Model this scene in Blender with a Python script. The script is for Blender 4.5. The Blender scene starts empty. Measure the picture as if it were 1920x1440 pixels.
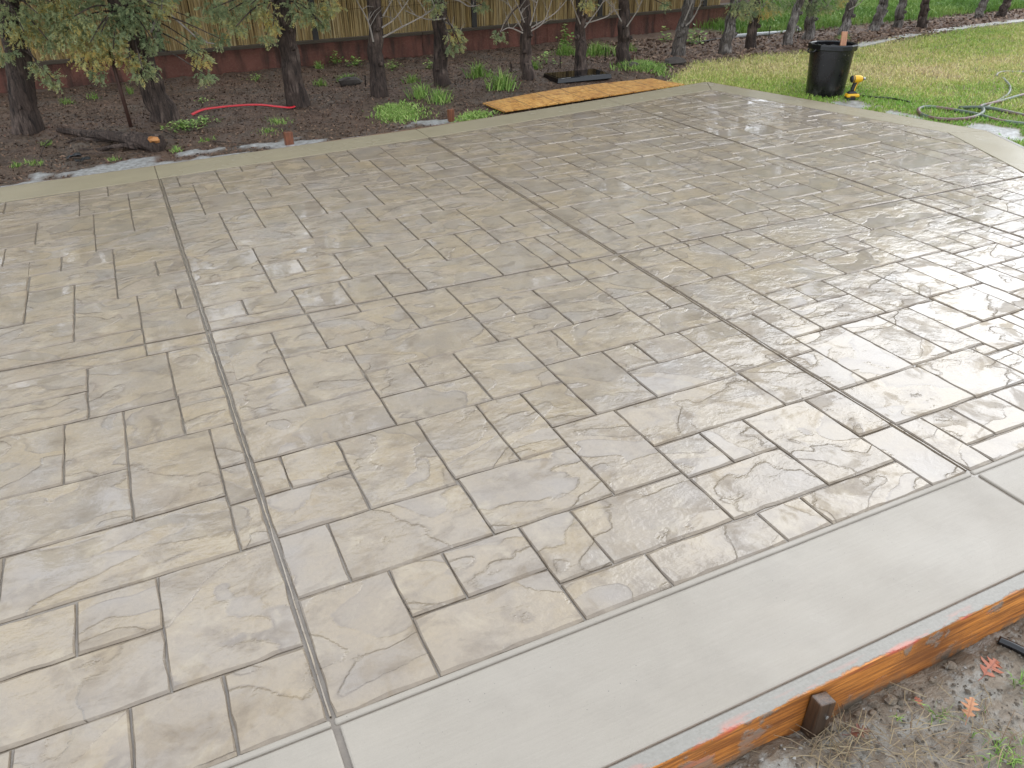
import bpy, math, random
import numpy as np
from mathutils import Vector, Matrix
random.seed(7); RNG = np.random.default_rng(11)
SC = bpy.context.scene
COL = SC.collection
R_ = math.radians

# ------------------------------------------------------------------ camera
CAM_H, F_PX = 1.6, 1500.0
PITCH, YAW, ROLL = 0.533779156, 0.426379956, -0.0259733774
def cam_axes():
    cy, sy, cp, sp = math.cos(YAW), math.sin(YAW), math.cos(PITCH), math.sin(PITCH)
    fwd = Vector((sy*cp, cy*cp, -sp)); right = Vector((cy, -sy, 0)); up = right.cross(fwd)
    cr, sr = math.cos(ROLL), math.sin(ROLL)
    return cr*right + sr*up, -sr*right + cr*up, fwd
CR, CU, CF = cam_axes()
cam = bpy.data.cameras.new('camera'); cam_o = bpy.data.objects.new('camera', cam); COL.objects.link(cam_o)
cam.sensor_width = 36; cam.lens = F_PX/1920*36; cam.clip_start = .02; cam.clip_end = 1000
m = Matrix((CR, CU, -CF)).transposed().to_4x4(); m.translation = (0, 0, CAM_H); cam_o.matrix_world = m
SC.camera = cam_o
# ------------------------------------------------------------------ sky, sun, exposure
SUN_EL, SUN_AZ = 38, 68             # overcast: veiled sun ahead and to the right
w = bpy.data.worlds.new('World'); SC.world = w; w.use_nodes = True
nt = w.node_tree; nt.nodes.clear()
out = nt.nodes.new('ShaderNodeOutputWorld'); bg = nt.nodes.new('ShaderNodeBackground')
sky = nt.nodes.new('ShaderNodeTexSky'); sky.sky_type = 'NISHITA'; sky.sun_disc = False
sky.sun_elevation = R_(SUN_EL); sky.sun_rotation = R_(SUN_AZ); sky.air_density = 1.0; sky.dust_density = 2.0; sky.ozone_density = 1.0
hs = nt.nodes.new('ShaderNodeHueSaturation'); hs.inputs['Saturation'].default_value = .06; hs.inputs['Value'].default_value = 1.0
nt.links.new(sky.outputs[0], hs.inputs['Color']); 
mxs = nt.nodes.new('ShaderNodeMix'); mxs.data_type = 'RGBA'; mxs.inputs[0].default_value = .72; mxs.inputs[7].default_value = (7.0, 7.6, 8.5, 1)   # even cloud deck over the clear sky
nt.links.new(hs.outputs[0], mxs.inputs[6]); nt.links.new(mxs.outputs[2], bg.inputs[0]); nt.links.new(bg.outputs[0], out.inputs[0])
bg.inputs[1].default_value = .15
sl = bpy.data.lights.new('sun', 'SUN'); sl.energy = .5; sl.angle = R_(45); sl.color = (1, 1, 1)
so = bpy.data.objects.new('sun', sl); COL.objects.link(so)
sd = Vector((math.sin(R_(SUN_AZ))*math.cos(R_(SUN_EL)), math.cos(R_(SUN_AZ))*math.cos(R_(SUN_EL)), math.sin(R_(SUN_EL))))
so.rotation_euler = sd.to_track_quat('Z', 'Y').to_euler(); so.location = (0, 0, 10)
vs = SC.view_settings; vs.view_transform = 'Standard'; vs.look = 'None'; vs.gamma = 1; vs.exposure = .88; vs.use_curve_mapping = False
SC.cycles.max_bounces = 5; SC.cycles.diffuse_bounces = 2; SC.cycles.glossy_bounces = 2; SC.cycles.transmission_bounces = 1; SC.cycles.caustics_reflective = False; SC.cycles.caustics_refractive = False

# ------------------------------------------------------------------ helpers
def ray(px, py):
    return CR*((px-960)/F_PX) + CU*(-(py-720)/F_PX) + CF
def on_z(px, py, z=0.0):                 # measured photo point -> point on a level plane
    d = ray(px, py); t = (z-CAM_H)/d.z
    return Vector((d.x*t, d.y*t, z))
def on_y(px, py, Y):                     # measured photo point -> point on the upright plane at distance Y
    d = ray(px, py); t = Y/d.y
    return Vector((d.x*t, Y, CAM_H+d.z*t))

def mesh_obj(name, V, F, mat=None, parent=None, smooth=False, attrs=None, loc=None):
    me = bpy.data.meshes.new(name)
    me.from_pydata([tuple(v) for v in V] if not isinstance(V, np.ndarray) else V.tolist(), [], F if not isinstance(F, np.ndarray) else F.tolist())
    if attrs:
        for k, (dom, vals) in attrs.items():
            a = me.attributes.new(k, 'FLOAT', dom); a.data.foreach_set('value', np.asarray(vals, dtype=np.float32))
    if smooth: me.polygons.foreach_set('use_smooth', [True]*len(me.polygons))
    if mat: me.materials.append(mat)
    me.update()
    o = bpy.data.objects.new(name, me); COL.objects.link(o)
    if parent: o.parent = parent
    if loc is not None: o.location = loc
    return o
def empty(name, loc=(0, 0, 0), rz=0):
    o = bpy.data.objects.new(name, None); COL.objects.link(o); o.location = loc; o.rotation_euler = (0, 0, rz); o.empty_display_size = .1
    return o
def tag(o, label, cat, group=None):
    o['label'] = label; o['category'] = cat
    if group: o['group'] = group
    return o
def struct(o): o['kind'] = 'structure'; return o
def stuff(o, label=None, cat=None):
    o['kind'] = 'stuff'
    if label: o['label'] = label
    if cat: o['category'] = cat
    return o
def box_vf(x0, y0, z0, x1, y1, z1, bev=0):
    V = [(x0,y0,z0),(x1,y0,z0),(x1,y1,z0),(x0,y1,z0),(x0,y0,z1),(x1,y0,z1),(x1,y1,z1),(x0,y1,z1)]
    F = [(0,3,2,1),(4,5,6,7),(0,1,5,4),(1,2,6,5),(2,3,7,6),(3,0,4,7)]
    return V, F
def bevel(o, wd=.004, seg=2):
    b = o.modifiers.new('bevel', 'BEVEL'); b.width = wd; b.segments = seg; b.limit_method = 'ANGLE'; return o
def tube_vf(pts, rads, n=8, cap=True, jitter=0, rng=random):
    V, F = [], []; up = Vector((.13, .21, 1))
    pts = [Vector(p) for p in pts]; D0 = (pts[-1]-pts[0]).normalized(); ref = up if abs(D0.z) < .75 else Vector((1, .1, 0))
    for i, p in enumerate(pts):
        t = (pts[min(i+1, len(pts)-1)]-pts[max(i-1, 0)]).normalized()
        a = t.cross(ref if abs(t.dot(ref.normalized())) < .97 else Vector((.2, 1, .3))).normalized(); b = t.cross(a)
        for k in range(n):
            an = 2*math.pi*k/n; r = rads[i]*(1+(rng.uniform(-jitter, jitter) if jitter else 0))
            V.append(p+a*(math.cos(an)*r)+b*(math.sin(an)*r))
    for i in range(len(pts)-1):
        for k in range(n):
            k2 = (k+1) % n; F.append((i*n+k, i*n+k2, (i+1)*n+k2, (i+1)*n+k))
    if cap:
        F.append(tuple(range(n-1, -1, -1))); F.append(tuple((len(pts)-1)*n+k for k in range(n)))
    return V, F
def merge(parts):
    V, F = [], []
    for v, f in parts:
        o = len(V); V += list(v); F += [tuple(i+o for i in q) for q in f]
    return V, F
def lathe_vf(prof, n=32):
    V, F = [], []
    for r, z in prof:
        for k in range(n): a = 2*math.pi*k/n; V.append((r*math.cos(a), r*math.sin(a), z))
    for i in range(len(prof)-1):
        for k in range(n): k2 = (k+1) % n; F.append((i*n+k, i*n+k2, (i+1)*n+k2, (i+1)*n+k))
    return V, F
def catmull(P, n=6):
    P = [Vector(p) for p in P]; o = []
    for i in range(len(P)-1):
        a, b, c, d = P[max(i-1, 0)], P[i], P[i+1], P[min(i+2, len(P)-1)]
        for k in range(n):
            t = k/n; o.append(.5*((2*b)+(c-a)*t+(2*a-5*b+4*c-d)*t*t+(3*b-a-3*c+d)*t**3))
    o.append(P[-1]); return o

# ------------------------------------------------------------------ material helpers
class NT:
    def __init__(s, name):
        s.m = bpy.data.materials.new(name); s.m.use_nodes = True; s.t = s.m.node_tree; s.t.nodes.clear()
        s.out = s.t.nodes.new('ShaderNodeOutputMaterial'); s.b = s.t.nodes.new('ShaderNodeBsdfPrincipled'); s.t.links.new(s.b.outputs[0], s.out.inputs[0])
    def n(s, typ, **kw):
        nd = s.t.nodes.new('ShaderNode'+typ)
        for k, v in kw.items(): setattr(nd, k, v)
        return nd
    def set(s, sock, v):
        if hasattr(v, 'bl_rna') and hasattr(v, 'is_linked'): s.t.links.new(v, sock)
        elif isinstance(v, (tuple, list)) and len(v) == 3 and len(sock.default_value) == 4: sock.default_value = (*v, 1)
        else: sock.default_value = v
    def pos(s): return s.n('NewGeometry').outputs['Position']
    def obj(s): return s.n('TexCoord').outputs['Object']
    def attr(s, name): return s.n('Attribute', attribute_name=name).outputs['Fac']
    def math(s, op, a, b=0.0, c=None, clamp=False):
        nd = s.n('Math', operation=op, use_clamp=clamp); s.set(nd.inputs[0], a); s.set(nd.inputs[1], b)
        if c is not None: s.set(nd.inputs[2], c)
        return nd.outputs[0]
    def vmath(s, op, a, b):
        nd = s.n('VectorMath', operation=op); s.set(nd.inputs[0], a); s.set(nd.inputs[1], b); return nd.outputs[0]
    def comb(s, x, y, z):
        nd = s.n('CombineXYZ'); [s.set(nd.inputs[i], v) for i, v in enumerate((x, y, z))]; return nd.outputs[0]
    def sep(s, v): nd = s.n('SeparateXYZ'); s.set(nd.inputs[0], v); return nd.outputs
    def noise(s, vec, scale, detail=3, rough=.55, dist=0):
        nd = s.n('TexNoise'); s.set(nd.inputs['Vector'], vec); nd.inputs['Scale'].default_value = scale; nd.inputs['Detail'].default_value = detail
        nd.inputs['Roughness'].default_value = rough; nd.inputs['Distortion'].default_value = dist; return nd.outputs[0]
    def vor(s, vec, scale, feat='F1', rnd=1.0):
        nd = s.n('TexVoronoi', feature=feat); s.set(nd.inputs['Vector'], vec); nd.inputs['Scale'].default_value = scale; nd.inputs['Randomness'].default_value = rnd; return nd
    def ramp(s, fac, stops, interp='LINEAR'):
        nd = s.n('ValToRGB'); cr = nd.color_ramp; cr.interpolation = interp
        while len(cr.elements) < len(stops): cr.elements.new(.5)
        for e, (p, c) in zip(cr.elements, stops):
            e.position = p; e.color = (c, c, c, 1) if isinstance(c, (int, float)) else (*c, 1)
        s.set(nd.inputs[0], fac); return nd.outputs[0]
    def mapr(s, v, a, b, c=0.0, d=1.0, smooth=False):
        nd = s.n('MapRange', interpolation_type='SMOOTHSTEP' if smooth else 'LINEAR'); s.set(nd.inputs[0], v)
        for i, x in enumerate((a, b, c, d)): s.set(nd.inputs[i+1], x)
        return nd.outputs[0]
    def mix(s, f, a, b, blend='MIX'):
        nd = s.n('Mix', data_type='RGBA', blend_type=blend); s.set(nd.inputs[0], f); s.set(nd.inputs[6], a); s.set(nd.inputs[7], b); return nd.outputs[2]
    def mul(s, v, sc): return s.vmath('MULTIPLY', v, sc)
    def bump(s, h, dist, strength=1.0, normal=None):
        nd = s.n('Bump'); s.set(nd.inputs['Height'], h); nd.inputs['Distance'].default_value = dist; s.set(nd.inputs['Strength'], strength)
        if normal is not None: s.set(nd.inputs['Normal'], normal)
        return nd.outputs[0]
    def p(s, **kw):
        for k, v in kw.items(): s.set(s.b.inputs[k.replace('_', ' ')], v)
        return s.m
def plain(name, col, rough=.6, var=.15, scale=20, bump=0, metal=0, spec=.5, coord='obj'):
    t = NT(name); c = t.obj() if coord == 'obj' else t.pos(); n = t.noise(c, scale, 4)
    dark = tuple(x*(1-var) for x in col); lite = tuple(min(1, x*(1+var)) for x in col)
    kw = dict(Base_Color=t.mix(n, dark, lite), Roughness=t.mapr(n, .2, .8, rough*.85, min(1, rough*1.15)), Metallic=metal, Specular_IOR_Level=spec)
    if bump: kw['Normal'] = t.bump(n, bump)
    return t.p(**kw)

# every stamped stone measured on the slab plane: x0,y0,x1,y1 in mm, panel column, panel row
STONES = """
-230,1525,100,1962,0,0;-634,1962,1,2253,0,0;100,1258,368,1694,1,0;-664,1525,-230,1749,0,0;-569,1258,-323,1525,0,0;368,1258,776,1492,1,0;
-737,1258,-569,1525,0,0;-323,1258,-110,1525,0,0;260,1694,699,1973,1,0;-724,2253,-278,2561,0,0;-110,1258,100,1525,0,0;951,1427,1375,1693,1,0;
699,1694,1117,1997,1,0;398,1973,693,2396,1,0;-278,2253,1,2686,0,0;1375,1859,1960,2124,1,0;1752,1427,2043,1859,1,0;100,2396,622,2678,1,0;
1053,1258,1456,1427,1,0;1117,1693,1375,2124,1,0;-664,1749,-439,1954,0,0;1375,1427,1752,1660,1,0;-724,2561,-480,2969,0,0;776,1258,1053,1427,1,0;
-439,1749,-230,1960,0,0;1626,1258,2043,1427,1,0;693,1997,931,2395,1,0;529,1492,776,1694,1,0;2205,1582,2623,1853,2,0;621,2821,1224,3104,1,0;
-400,2969,-86,3402,0,0;100,1973,398,2192,1,0;1007,2395,1303,2820,1,0;776,1427,951,1694,1,0;-480,2561,-278,2969,0,0;100,1694,260,1973,1,0;
1303,2124,1570,2542,1,0;353,2678,621,3104,1,0;-808,3483,-168,3697,0,1;931,1997,1117,2395,1,0;368,1492,529,1694,1,0;-763,2969,-400,3196,0,0;
2358,1853,2615,2265,2,0;3557,1670,3840,2152,2,0;-779,3402,-166,3583,0,0;622,2395,1007,2608,1,0;-735,1954,-634,2253,0,0;2623,1581,2929,1864,2,0;
2043,1258,2205,1586,1,0;1471,2542,1892,2819,1,0;1570,2124,1953,2347,1,0;1953,2142,2205,2542,1,0;100,2982,353,3378,1,0;100,2678,353,2982,1,0;
546,3104,964,3396,1,0;1224,3244,1805,3522,1,0;2205,2541,2534,2951,2,0;3070,3084,3669,3465,2,0;-808,3697,-451,4006,0,1;1593,2819,1892,3244,1,0;
-763,3196,-400,3402,0,0;1960,1859,2205,2142,1,0;2534,2678,3074,2951,2,0;2615,1864,2835,2265,2,0;-451,3697,-168,4107,0,1;1139,3427,1548,3800,1,1;
-278,2686,-81,2969,0,0;-86,2989,100,3402,0,0;2900,2265,3185,2678,2,0;1456,1258,1626,1427,1,0;964,3104,1224,3534,1,0;199,2192,398,2397,1,0;
-168,3469,100,3837,0,1;459,4207,1067,4504,1,1;-81,2686,100,2989,0,0;3685,3084,4275,3446,2,0;2205,1258,2325,1582,2,0;100,4095,459,4510,1,1;
1375,1660,1563,1859,1,0;1117,2124,1303,2394,1,0;2470,1383,2689,1581,2,0;2043,1586,2205,1859,1,0;2835,1864,3020,2265,2,0;1563,1660,1752,1860,1,0;
2534,2265,2900,2494,2,0;2325,1258,2600,1383,2,0;3050,1383,3180,1791,2,0;1224,2820,1593,3031,1,0;-878,4005,-665,4448,0,1;1548,3416,1814,3901,1,1;
100,3378,542,3558,1,0;100,3808,459,4095,1,1;1,1965,100,2197,0,0;4275,2280,4580,2690,3,0;3195,2003,3459,2292,2,0;-811,4881,-342,5180,0,1;
2205,2140,2358,2541,2,0;2459,2951,2719,3367,2,0;3746,2826,4275,3084,2,0;-665,4006,-451,4408,0,1;536,3448,771,3807,1,1;844,3804,1134,4196,1,1;
1892,2542,2205,2757,1,0;3020,1791,3288,2003,2,0;3468,2676,3746,3084,2,0;2689,1383,2870,1581,2,0;3185,2292,3400,2676,2,0;2205,1853,2358,2140,2,0;
100,3458,536,3614,1,1;-665,4408,-256,4651,0,1;-893,4448,-672,4881,0,1;1892,2971,2205,3227,1,0;2325,1383,2470,1582,2,0;-256,4558,100,4880,0,1;
-982,5616,-425,5916,0,1;622,2608,813,2821,1,0;378,4510,802,4806,1,1;353,3104,546,3378,1,0;1,2411,100,2686,0,0;-662,5180,-344,5616,0,1;
2379,4024,2937,4294,2,1;813,2608,1007,2822,1,0;1303,2542,1471,2819,1,0;-256,4107,100,4331,0,1;1,2197,100,2411,0,0;1724,2347,1953,2542,1,0;
459,3806,844,4010,1,1;3074,2676,3468,2882,2,0;-342,4880,100,5144,0,1;771,3441,962,3805,1,1;2014,3403,2205,3901,1,1;1067,4184,1337,4598,1,1;
100,2192,199,2397,1,0;2358,2265,2534,2541,2,0;2618,3381,3031,3626,2,1;-872,5916,-425,6278,0,1;1134,3801,1365,4184,1,1;100,4830,377,5247,1,1;
2205,2951,2459,3218,2,0;-166,3402,100,3569,0,0;962,3436,1139,3804,1,1;3020,2003,3195,2265,2,0;3031,3369,3413,3638,2,1;1727,4334,2205,4589,1,1;
3400,2292,3561,2676,2,0;2719,2951,3071,3160,2,0;2738,3626,3009,4021,2,1;1234,4597,1651,4885,1,1;100,4516,378,4830,1,1;3746,2422,4082,2622,2,0;
802,4498,1067,4886,1,1;2205,3218,2459,3496,2,0;-451,4107,-256,4408,0,1;987,5373,1575,5637,1,1;2937,4409,3501,4670,2,1;3413,3359,3670,3747,2,1;
4275,2813,4585,3103,3,0;-344,5144,-125,5616,0,1;3559,2152,3746,2421,2,0;4275,4114,4715,4485,3,1;5180,3180,5760,3400,3,0;4463,3459,4781,3856,3,1;
-168,3837,13,4107,0,1;3582,4138,4106,4405,2,1;1570,2347,1724,2542,1,0;4781,3586,5351,3830,3,1;1337,4172,1727,4394,1,1;2303,4294,2692,4589,2,1;
291,3614,536,3808,1,1;1651,4592,2055,4867,1,1;298,5247,588,5642,1,1;377,4806,588,5247,1,1;1727,3901,2095,4111,1,1;2929,1581,3050,1790,2,0;
1365,3800,1548,4172,1,1;-425,5616,-125,5989,0,1;3670,3346,4275,3495,2,1;1224,3031,1409,3244,1,0;4940,2840,5180,3230,3,0;-125,5144,100,5558,0,1;
3297,4015,3582,4408,2,1;1892,2757,2074,2971,1,0;2379,3626,2738,3826,2,1;1357,4885,1648,5254,1,1;1409,3031,1593,3244,1,0;4648,4485,5237,4769,3,1;
3826,3495,4191,3747,2,1;1900,3227,2080,3507,1,0;-518,4651,-256,4880,0,1;3009,3638,3226,4020,2,1;2871,3160,3066,3477,2,0;4082,2280,4275,2543,2,0;
4275,3856,4728,4114,3,1;1814,3411,1928,3901,1,1;100,3614,291,3809,1,1;3562,2421,3746,2675,2,0;588,4806,802,5194,1,1;-966,5180,-662,5404,0,1;
2205,3397,2452,3626,2,1;4781,3316,5144,3586,3,1;542,3396,774,3548,1,0;3936,3747,4191,4138,2,1;-246,5989,100,6321,0,1;488,5642,909,5908,1,1;
588,5194,987,5427,1,1;2205,3882,2379,4294,2,1;2205,4943,2486,5360,2,1;2534,2494,2715,2679,2,0;4790,3830,5200,4111,3,1;3360,1860,3555,2003,2,0;
1575,5249,1844,5675,1,1;2692,4294,2937,4670,2,1;-256,4331,-51,4558,0,1;2715,2494,2900,2680,2,0;-976,5404,-662,5616,0,1;100,2982,155,3378,1,0;
909,5639,1329,5898,1,1;2718,3160,2871,3482,2,0;3226,3638,3413,4016,2,1;1762,5920,2205,6235,1,1;3071,2882,3289,3084,2,0;2860,4670,3239,4935,2,1;
3501,4406,3866,4683,2,1;3840,2270,4082,2422,2,0;3459,2003,3557,2292,2,0;5470,3780,6050,3972,3,1;1648,4867,1874,5243,1,1;907,5898,1140,6394,1,1;
488,5908,907,6155,1,1;3582,3747,3936,3954,2,1;5649,3972,5950,4380,3,1;2937,4018,3297,4216,2,1;459,4010,651,4216,1,1;215,5984,488,6348,1,1;
4275,4485,4648,4788,3,1;1548,3901,1727,4172,1,1;1928,3408,2014,3901,1,1;3239,4670,3503,5046,2,1;2074,2757,2205,2971,1,0;4275,3329,4781,3459,3,1;
651,4010,844,4216,1,1;2205,6038,2702,6315,2,1;2295,4589,2518,4937,2,1;1762,5674,2205,5920,1,1;774,3396,964,3541,1,0;1503,5988,1762,6438,1,1;
2382,5360,2774,5623,2,1;2205,3626,2379,3882,2,1;4585,2810,4760,3102,3,0;2080,3227,2205,3502,1,0;5363,4239,5649,4630,3,1;-679,4651,-518,4881,0,1;
4650,4769,5237,4970,3,1;3746,2622,3923,2826,2,0;4498,3103,4669,3427,3,0;2958,5993,3333,6358,2,1;2505,5623,2774,6037,2,1;3289,2882,3468,3084,2,0;
2452,3390,2618,3626,2,1;2702,6037,2959,6562,2,1;987,4885,1357,5044,1,1;802,4886,987,5194,1,1;1844,5243,2205,5469,1,1;2095,3901,2205,4334,1,1;
1140,5898,1329,6407,1,1;-51,4331,100,4558,0,1;3414,5044,3668,5443,2,1;1329,5637,1575,5988,1,1;3333,6102,3877,6367,2,1;100,5247,298,5531,1,1;
2486,4937,2853,5150,2,1;2774,5359,3044,5727,2,1;5649,4380,5930,4780,3,1;1874,4867,2055,5243,1,1;3746,2152,3840,2422,2,0;2055,4581,2205,4985,1,1;
4849,5091,5150,5500,3,1;4275,2690,4580,2813,3,0;1067,4598,1234,4885,1,1;2205,2541,2256,2951,2,0;2853,4935,3045,5359,2,1;5364,4630,5649,5020,3,1;
1495,4394,1727,4596,1,1;5650,4780,5950,5190,3,1;298,5642,488,5984,1,1;3923,2622,4083,2826,2,0;4082,2543,4199,2826,2,0;13,3837,100,4107,0,1;
5470,3583,5830,3780,3,1;1727,4111,1910,4334,1,1;1762,6235,2205,6469,1,1;-125,5558,100,5801,0,1;3566,5443,3947,5716,2,1;1928,3405,2205,3509,1,1;
4019,5044,4275,5426,2,1;5351,3972,5649,4239,3,1;2518,4589,2692,4937,2,1;2957,5724,3334,5993,2,1;1910,4111,2095,4334,1,1;1805,3244,1900,3511,1,0;
4191,3495,4275,4137,2,1;3060,3360,3390,3469,2,0;3288,1791,3360,2003,2,0;5363,5020,5650,5420,3,1;4106,4137,4275,4516,2,1;3045,4935,3239,5309,2,1;
3413,3747,3582,4015,2,1;4275,3103,4394,3435,3,0;2379,3826,2557,4028,2,1;-908,4881,-811,5180,0,1;4998,6251,5367,6660,3,1;987,5110,1173,5373,1,1;
3679,5716,3947,6098,2,1;4554,5091,4849,5408,3,1;2557,3826,2738,4028,2,1;3503,4683,3688,5044,2,1;742,5427,987,5642,1,1;5315,3302,5500,3583,3,1;
5362,5820,5690,6230,3,1;3670,3495,3826,3747,2,1;4760,2840,4940,3040,3,0;1173,5044,1358,5298,1,1;5363,5420,5650,5820,3,1;100,5531,298,5766,1,1;
5200,3830,5351,4240,3,1;4940,3230,5180,3413,3,0;3045,5309,3414,5508,2,1;5144,3308,5315,3586,3,1;4032,4516,4275,4773,2,1;3688,4683,3863,5043,2,1;
4515,5763,4738,6251,3,1;5650,5400,6210,5600,3,1;3521,6367,3877,6676,2,1;3863,4668,4032,5043,2,1;4032,4773,4275,5044,2,1;1337,4394,1495,4599,1,1;
4715,4111,4869,4485,3,1;4394,3103,4498,3432,3,0;1575,5675,1762,5988,1,1;4275,3459,4463,3660,3,1;5365,6630,5950,6880,3,1;5090,5710,5362,6100,3,1;
3877,6449,4275,6730,2,1;2205,5623,2505,5828,2,1;-125,5801,100,5989,0,1;2692,4670,2860,4937,2,1;100,5766,298,5984,1,1;4650,4970,5237,5091,3,1;
2340,6315,2702,6530,2,1;4275,5153,4555,5404,3,1;-425,6055,-246,6293,0,1;4849,5710,5090,6100,3,1;4199,2543,4275,2826,2,0;5351,3583,5470,3972,3,1;
4760,3040,4940,3212,3,0;-982,5916,-872,6242,0,1;667,6155,907,6378,1,1;4275,3660,4463,3856,3,1;2937,4216,3120,4410,2,1;4392,5808,4513,6558,3,1;
2959,6358,3294,6603,2,1;3668,5043,4019,5205,2,1;4669,3212,4819,3422,3,0;2459,3367,2617,3490,2,0;3866,4406,4033,4668,2,1;3120,4216,3297,4411,2,1;
2205,4572,2295,4950,2,1;3333,5898,3664,6107,2,1;4515,5408,4715,5763,3,1;2205,5360,2382,5623,2,1;2055,4985,2205,5243,1,1;3752,3954,3936,4139,2,1;
2635,5150,2853,5359,2,1;100,5984,215,6329,1,1;3582,3954,3752,4139,2,1;2774,5727,2958,6037,2,1;588,5427,742,5642,1,1;1329,5988,1503,6265,1,1;
1994,5469,2205,5674,1,1;3239,5046,3414,5309,2,1;3334,5720,3669,5898,2,1;4513,6251,4998,6428,3,1;2205,4295,2303,4572,2,1;5237,4480,5364,4890,3,1;
3179,5508,3414,5720,2,1;2929,1790,3020,1864,2,0;4850,6100,5362,6251,3,1;4819,3212,4940,3418,3,0;4943,4211,5087,4485,3,1;3877,6095,4275,6258,2,1;
488,6155,667,6361,1,1;5238,4890,5364,5300,3,1;5200,4240,5363,4480,3,1;3833,5205,4019,5443,2,1;3294,6367,3521,6632,2,1;4275,5000,4554,5153,3,1;
100,4095,154,4313,1,1;4275,4788,4460,5000,3,1;4460,4788,4650,5000,3,1;4869,4111,5200,4211,3,1;4275,5404,4401,5800,3,1;3414,5443,3566,5719,2,1;
2486,5150,2635,5360,2,1;4998,6660,5365,6875,3,1;3668,5205,3833,5443,2,1;1358,5254,1575,5373,1,1;1844,5469,1994,5675,1,1;5238,5300,5363,5710,3,1;
4401,5404,4515,5808,3,1;2330,5828,2505,6038,2,1;4715,5408,4849,5760,3,1;100,4313,154,4523,1,1;5087,4211,5200,4485,3,1;2617,3367,2718,3486,2,0;
4275,5800,4392,6210,3,1;4103,5611,4190,6096,2,1;3947,5443,4043,5830,2,1;3947,5830,4103,6097,2,1;5030,5500,5238,5710,3,1;4738,5760,4850,6170,3,1;
3044,5508,3179,5727,2,1;5150,5091,5238,5500,3,1;4849,5500,5030,5710,3,1;5650,5190,5830,5400,3,1;4870,6428,4998,6826,3,1;4103,5426,4275,5611,2,1;
1329,6265,1503,6419,1,1;4190,5611,4275,6020,2,1;2205,5828,2330,6038,2,1;4062,6258,4275,6449,2,1;3877,6258,4062,6449,2,1;4869,4211,4943,4485,3,1;
987,5044,1173,5110,1,1;4728,3856,4790,4111,3,1;5367,6230,5570,6430,3,1;4690,6428,4870,6640,3,1;1173,5298,1358,5373,1,1;5367,6430,5570,6630,3,1;
4513,6428,4690,6630,3,1;4669,3102,4760,3212,3,0;2205,6315,2340,6485,2,1;-425,5989,-246,6055,0,1;4043,5426,4103,5765,2,1;4690,6640,4870,6809,3,1;
44,5801,100,5989,0,1;4513,6630,4690,6785,3,1;3669,3087,3685,3455,2,0;4391,6558,4513,6761,3,1;2164,5674,2205,5920,1,1;4033,4405,4106,4516,2,1;
4275,6620,4391,6745,3,1;4554,5000,4650,5091,3,1;4738,6170,4850,6251,3,1;4190,6020,4275,6095,2,1;4043,5765,4103,5830,2,1;3664,5899,3679,6101,2,1;
4391,6210,4391,6745,3,1;-840,2970,-763,3380,0,0;-1170,3960,-990,4170,0,1;-990,3960,-876,4370,0,1;4275,1258,4640,1460,3,0;-1600,5770,-1350,6004,0,1;
-1350,5960,-1170,6228,0,1;-1300,3050,-1020,3450,0,0;4140,1258,4275,1670,2,0;3840,1258,4140,1670,2,0;-1350,5560,-1170,5960,0,1;
-1170,5590,-982,6000,0,1;-1600,5620,-1530,6006,0,1;-1350,3967,-1170,4160,0,1;-876,3950,-808,4005,0,1;-1600,3270,-1420,3470,0,0;
-1600,5370,-1350,5770,0,1;-1170,5380,-976,5590,0,1;3555,1258,3840,1670,2,0;5180,2980,5540,3180,3,0;-1170,4970,-990,5178,0,1;-1350,5160,-1170,5560,0,1;
-1170,5178,-966,5380,0,1;-1600,3970,-1530,4376,0,1;-1600,6004,-1350,6221,0,1;-1600,4970,-1350,5370,0,1;-1170,6000,-982,6236,0,1;
-1600,6006,-1530,6213,0,1;-1350,4160,-1170,4560,0,1;-1170,4170,-990,4370,0,1;-1600,5210,-1530,5620,0,1;-1170,4370,-990,4770,0,1;
-990,4370,-878,4780,0,1;-1600,4376,-1530,4781,0,1;-1350,4560,-1170,4960,0,1;-1600,4779,-1350,4970,0,1;-1170,4770,-990,4970,0,1;
-990,4780,-893,5180,0,1;-1600,4781,-1530,5210,0,1;-1350,4960,-1170,5160,0,1;-1020,2880,-840,3280,0,0;-1600,4374,-1350,4779,0,1;
4580,1740,4860,2140,3,0;-1300,1860,-1020,2260,0,0;-1300,2260,-1020,2650,0,0;-840,2280,-724,2690,0,0;4580,2390,4760,2810,3,0;2870,1383,3050,1581,2,0;
-1300,1460,-1020,1860,0,0;-1020,1460,-840,1860,0,0;-840,1460,-736,1870,0,0;3180,1460,3360,1660,2,0;3360,1460,3556,1860,2,0;3180,1258,3551,1460,2,0;
-736,1525,-664,1954,0,0;4760,2390,5320,2590,3,0;-1020,2460,-840,2670,0,0;-1600,2490,-1300,2880,0,0;4760,2590,5170,2840,3,0;-1300,2650,-1020,3050,0,0;
-1020,2670,-840,2880,0,0;-840,2690,-724,2970,0,0;-1600,2880,-1300,3270,0,0;-1600,1258,-1300,1670,0,0;-1300,1258,-737,1460,0,0;4275,1460,4580,1870,3,0;
-1420,3270,-1300,3610,0,0;-1020,3280,-840,3597,0,0;-840,3380,-779,3593,0,0;-1300,3450,-1020,3604,0,0;-1600,3470,-1420,3614,0,0;
-880,3494,-808,3950,0,1;-1200,3500,-880,3960,0,1;-1600,3511,-1200,3967,0,1;-1600,3516,-1530,3970,0,1;-1600,3967,-1350,4374,0,1;
-1020,1860,-840,2060,0,0;4080,1670,4275,1880,2,0;4275,1870,4460,2070,3,0;4460,1870,4580,2280,3,0;4080,1880,4275,2280,2,0;-1020,2060,-840,2460,0,0;
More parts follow.
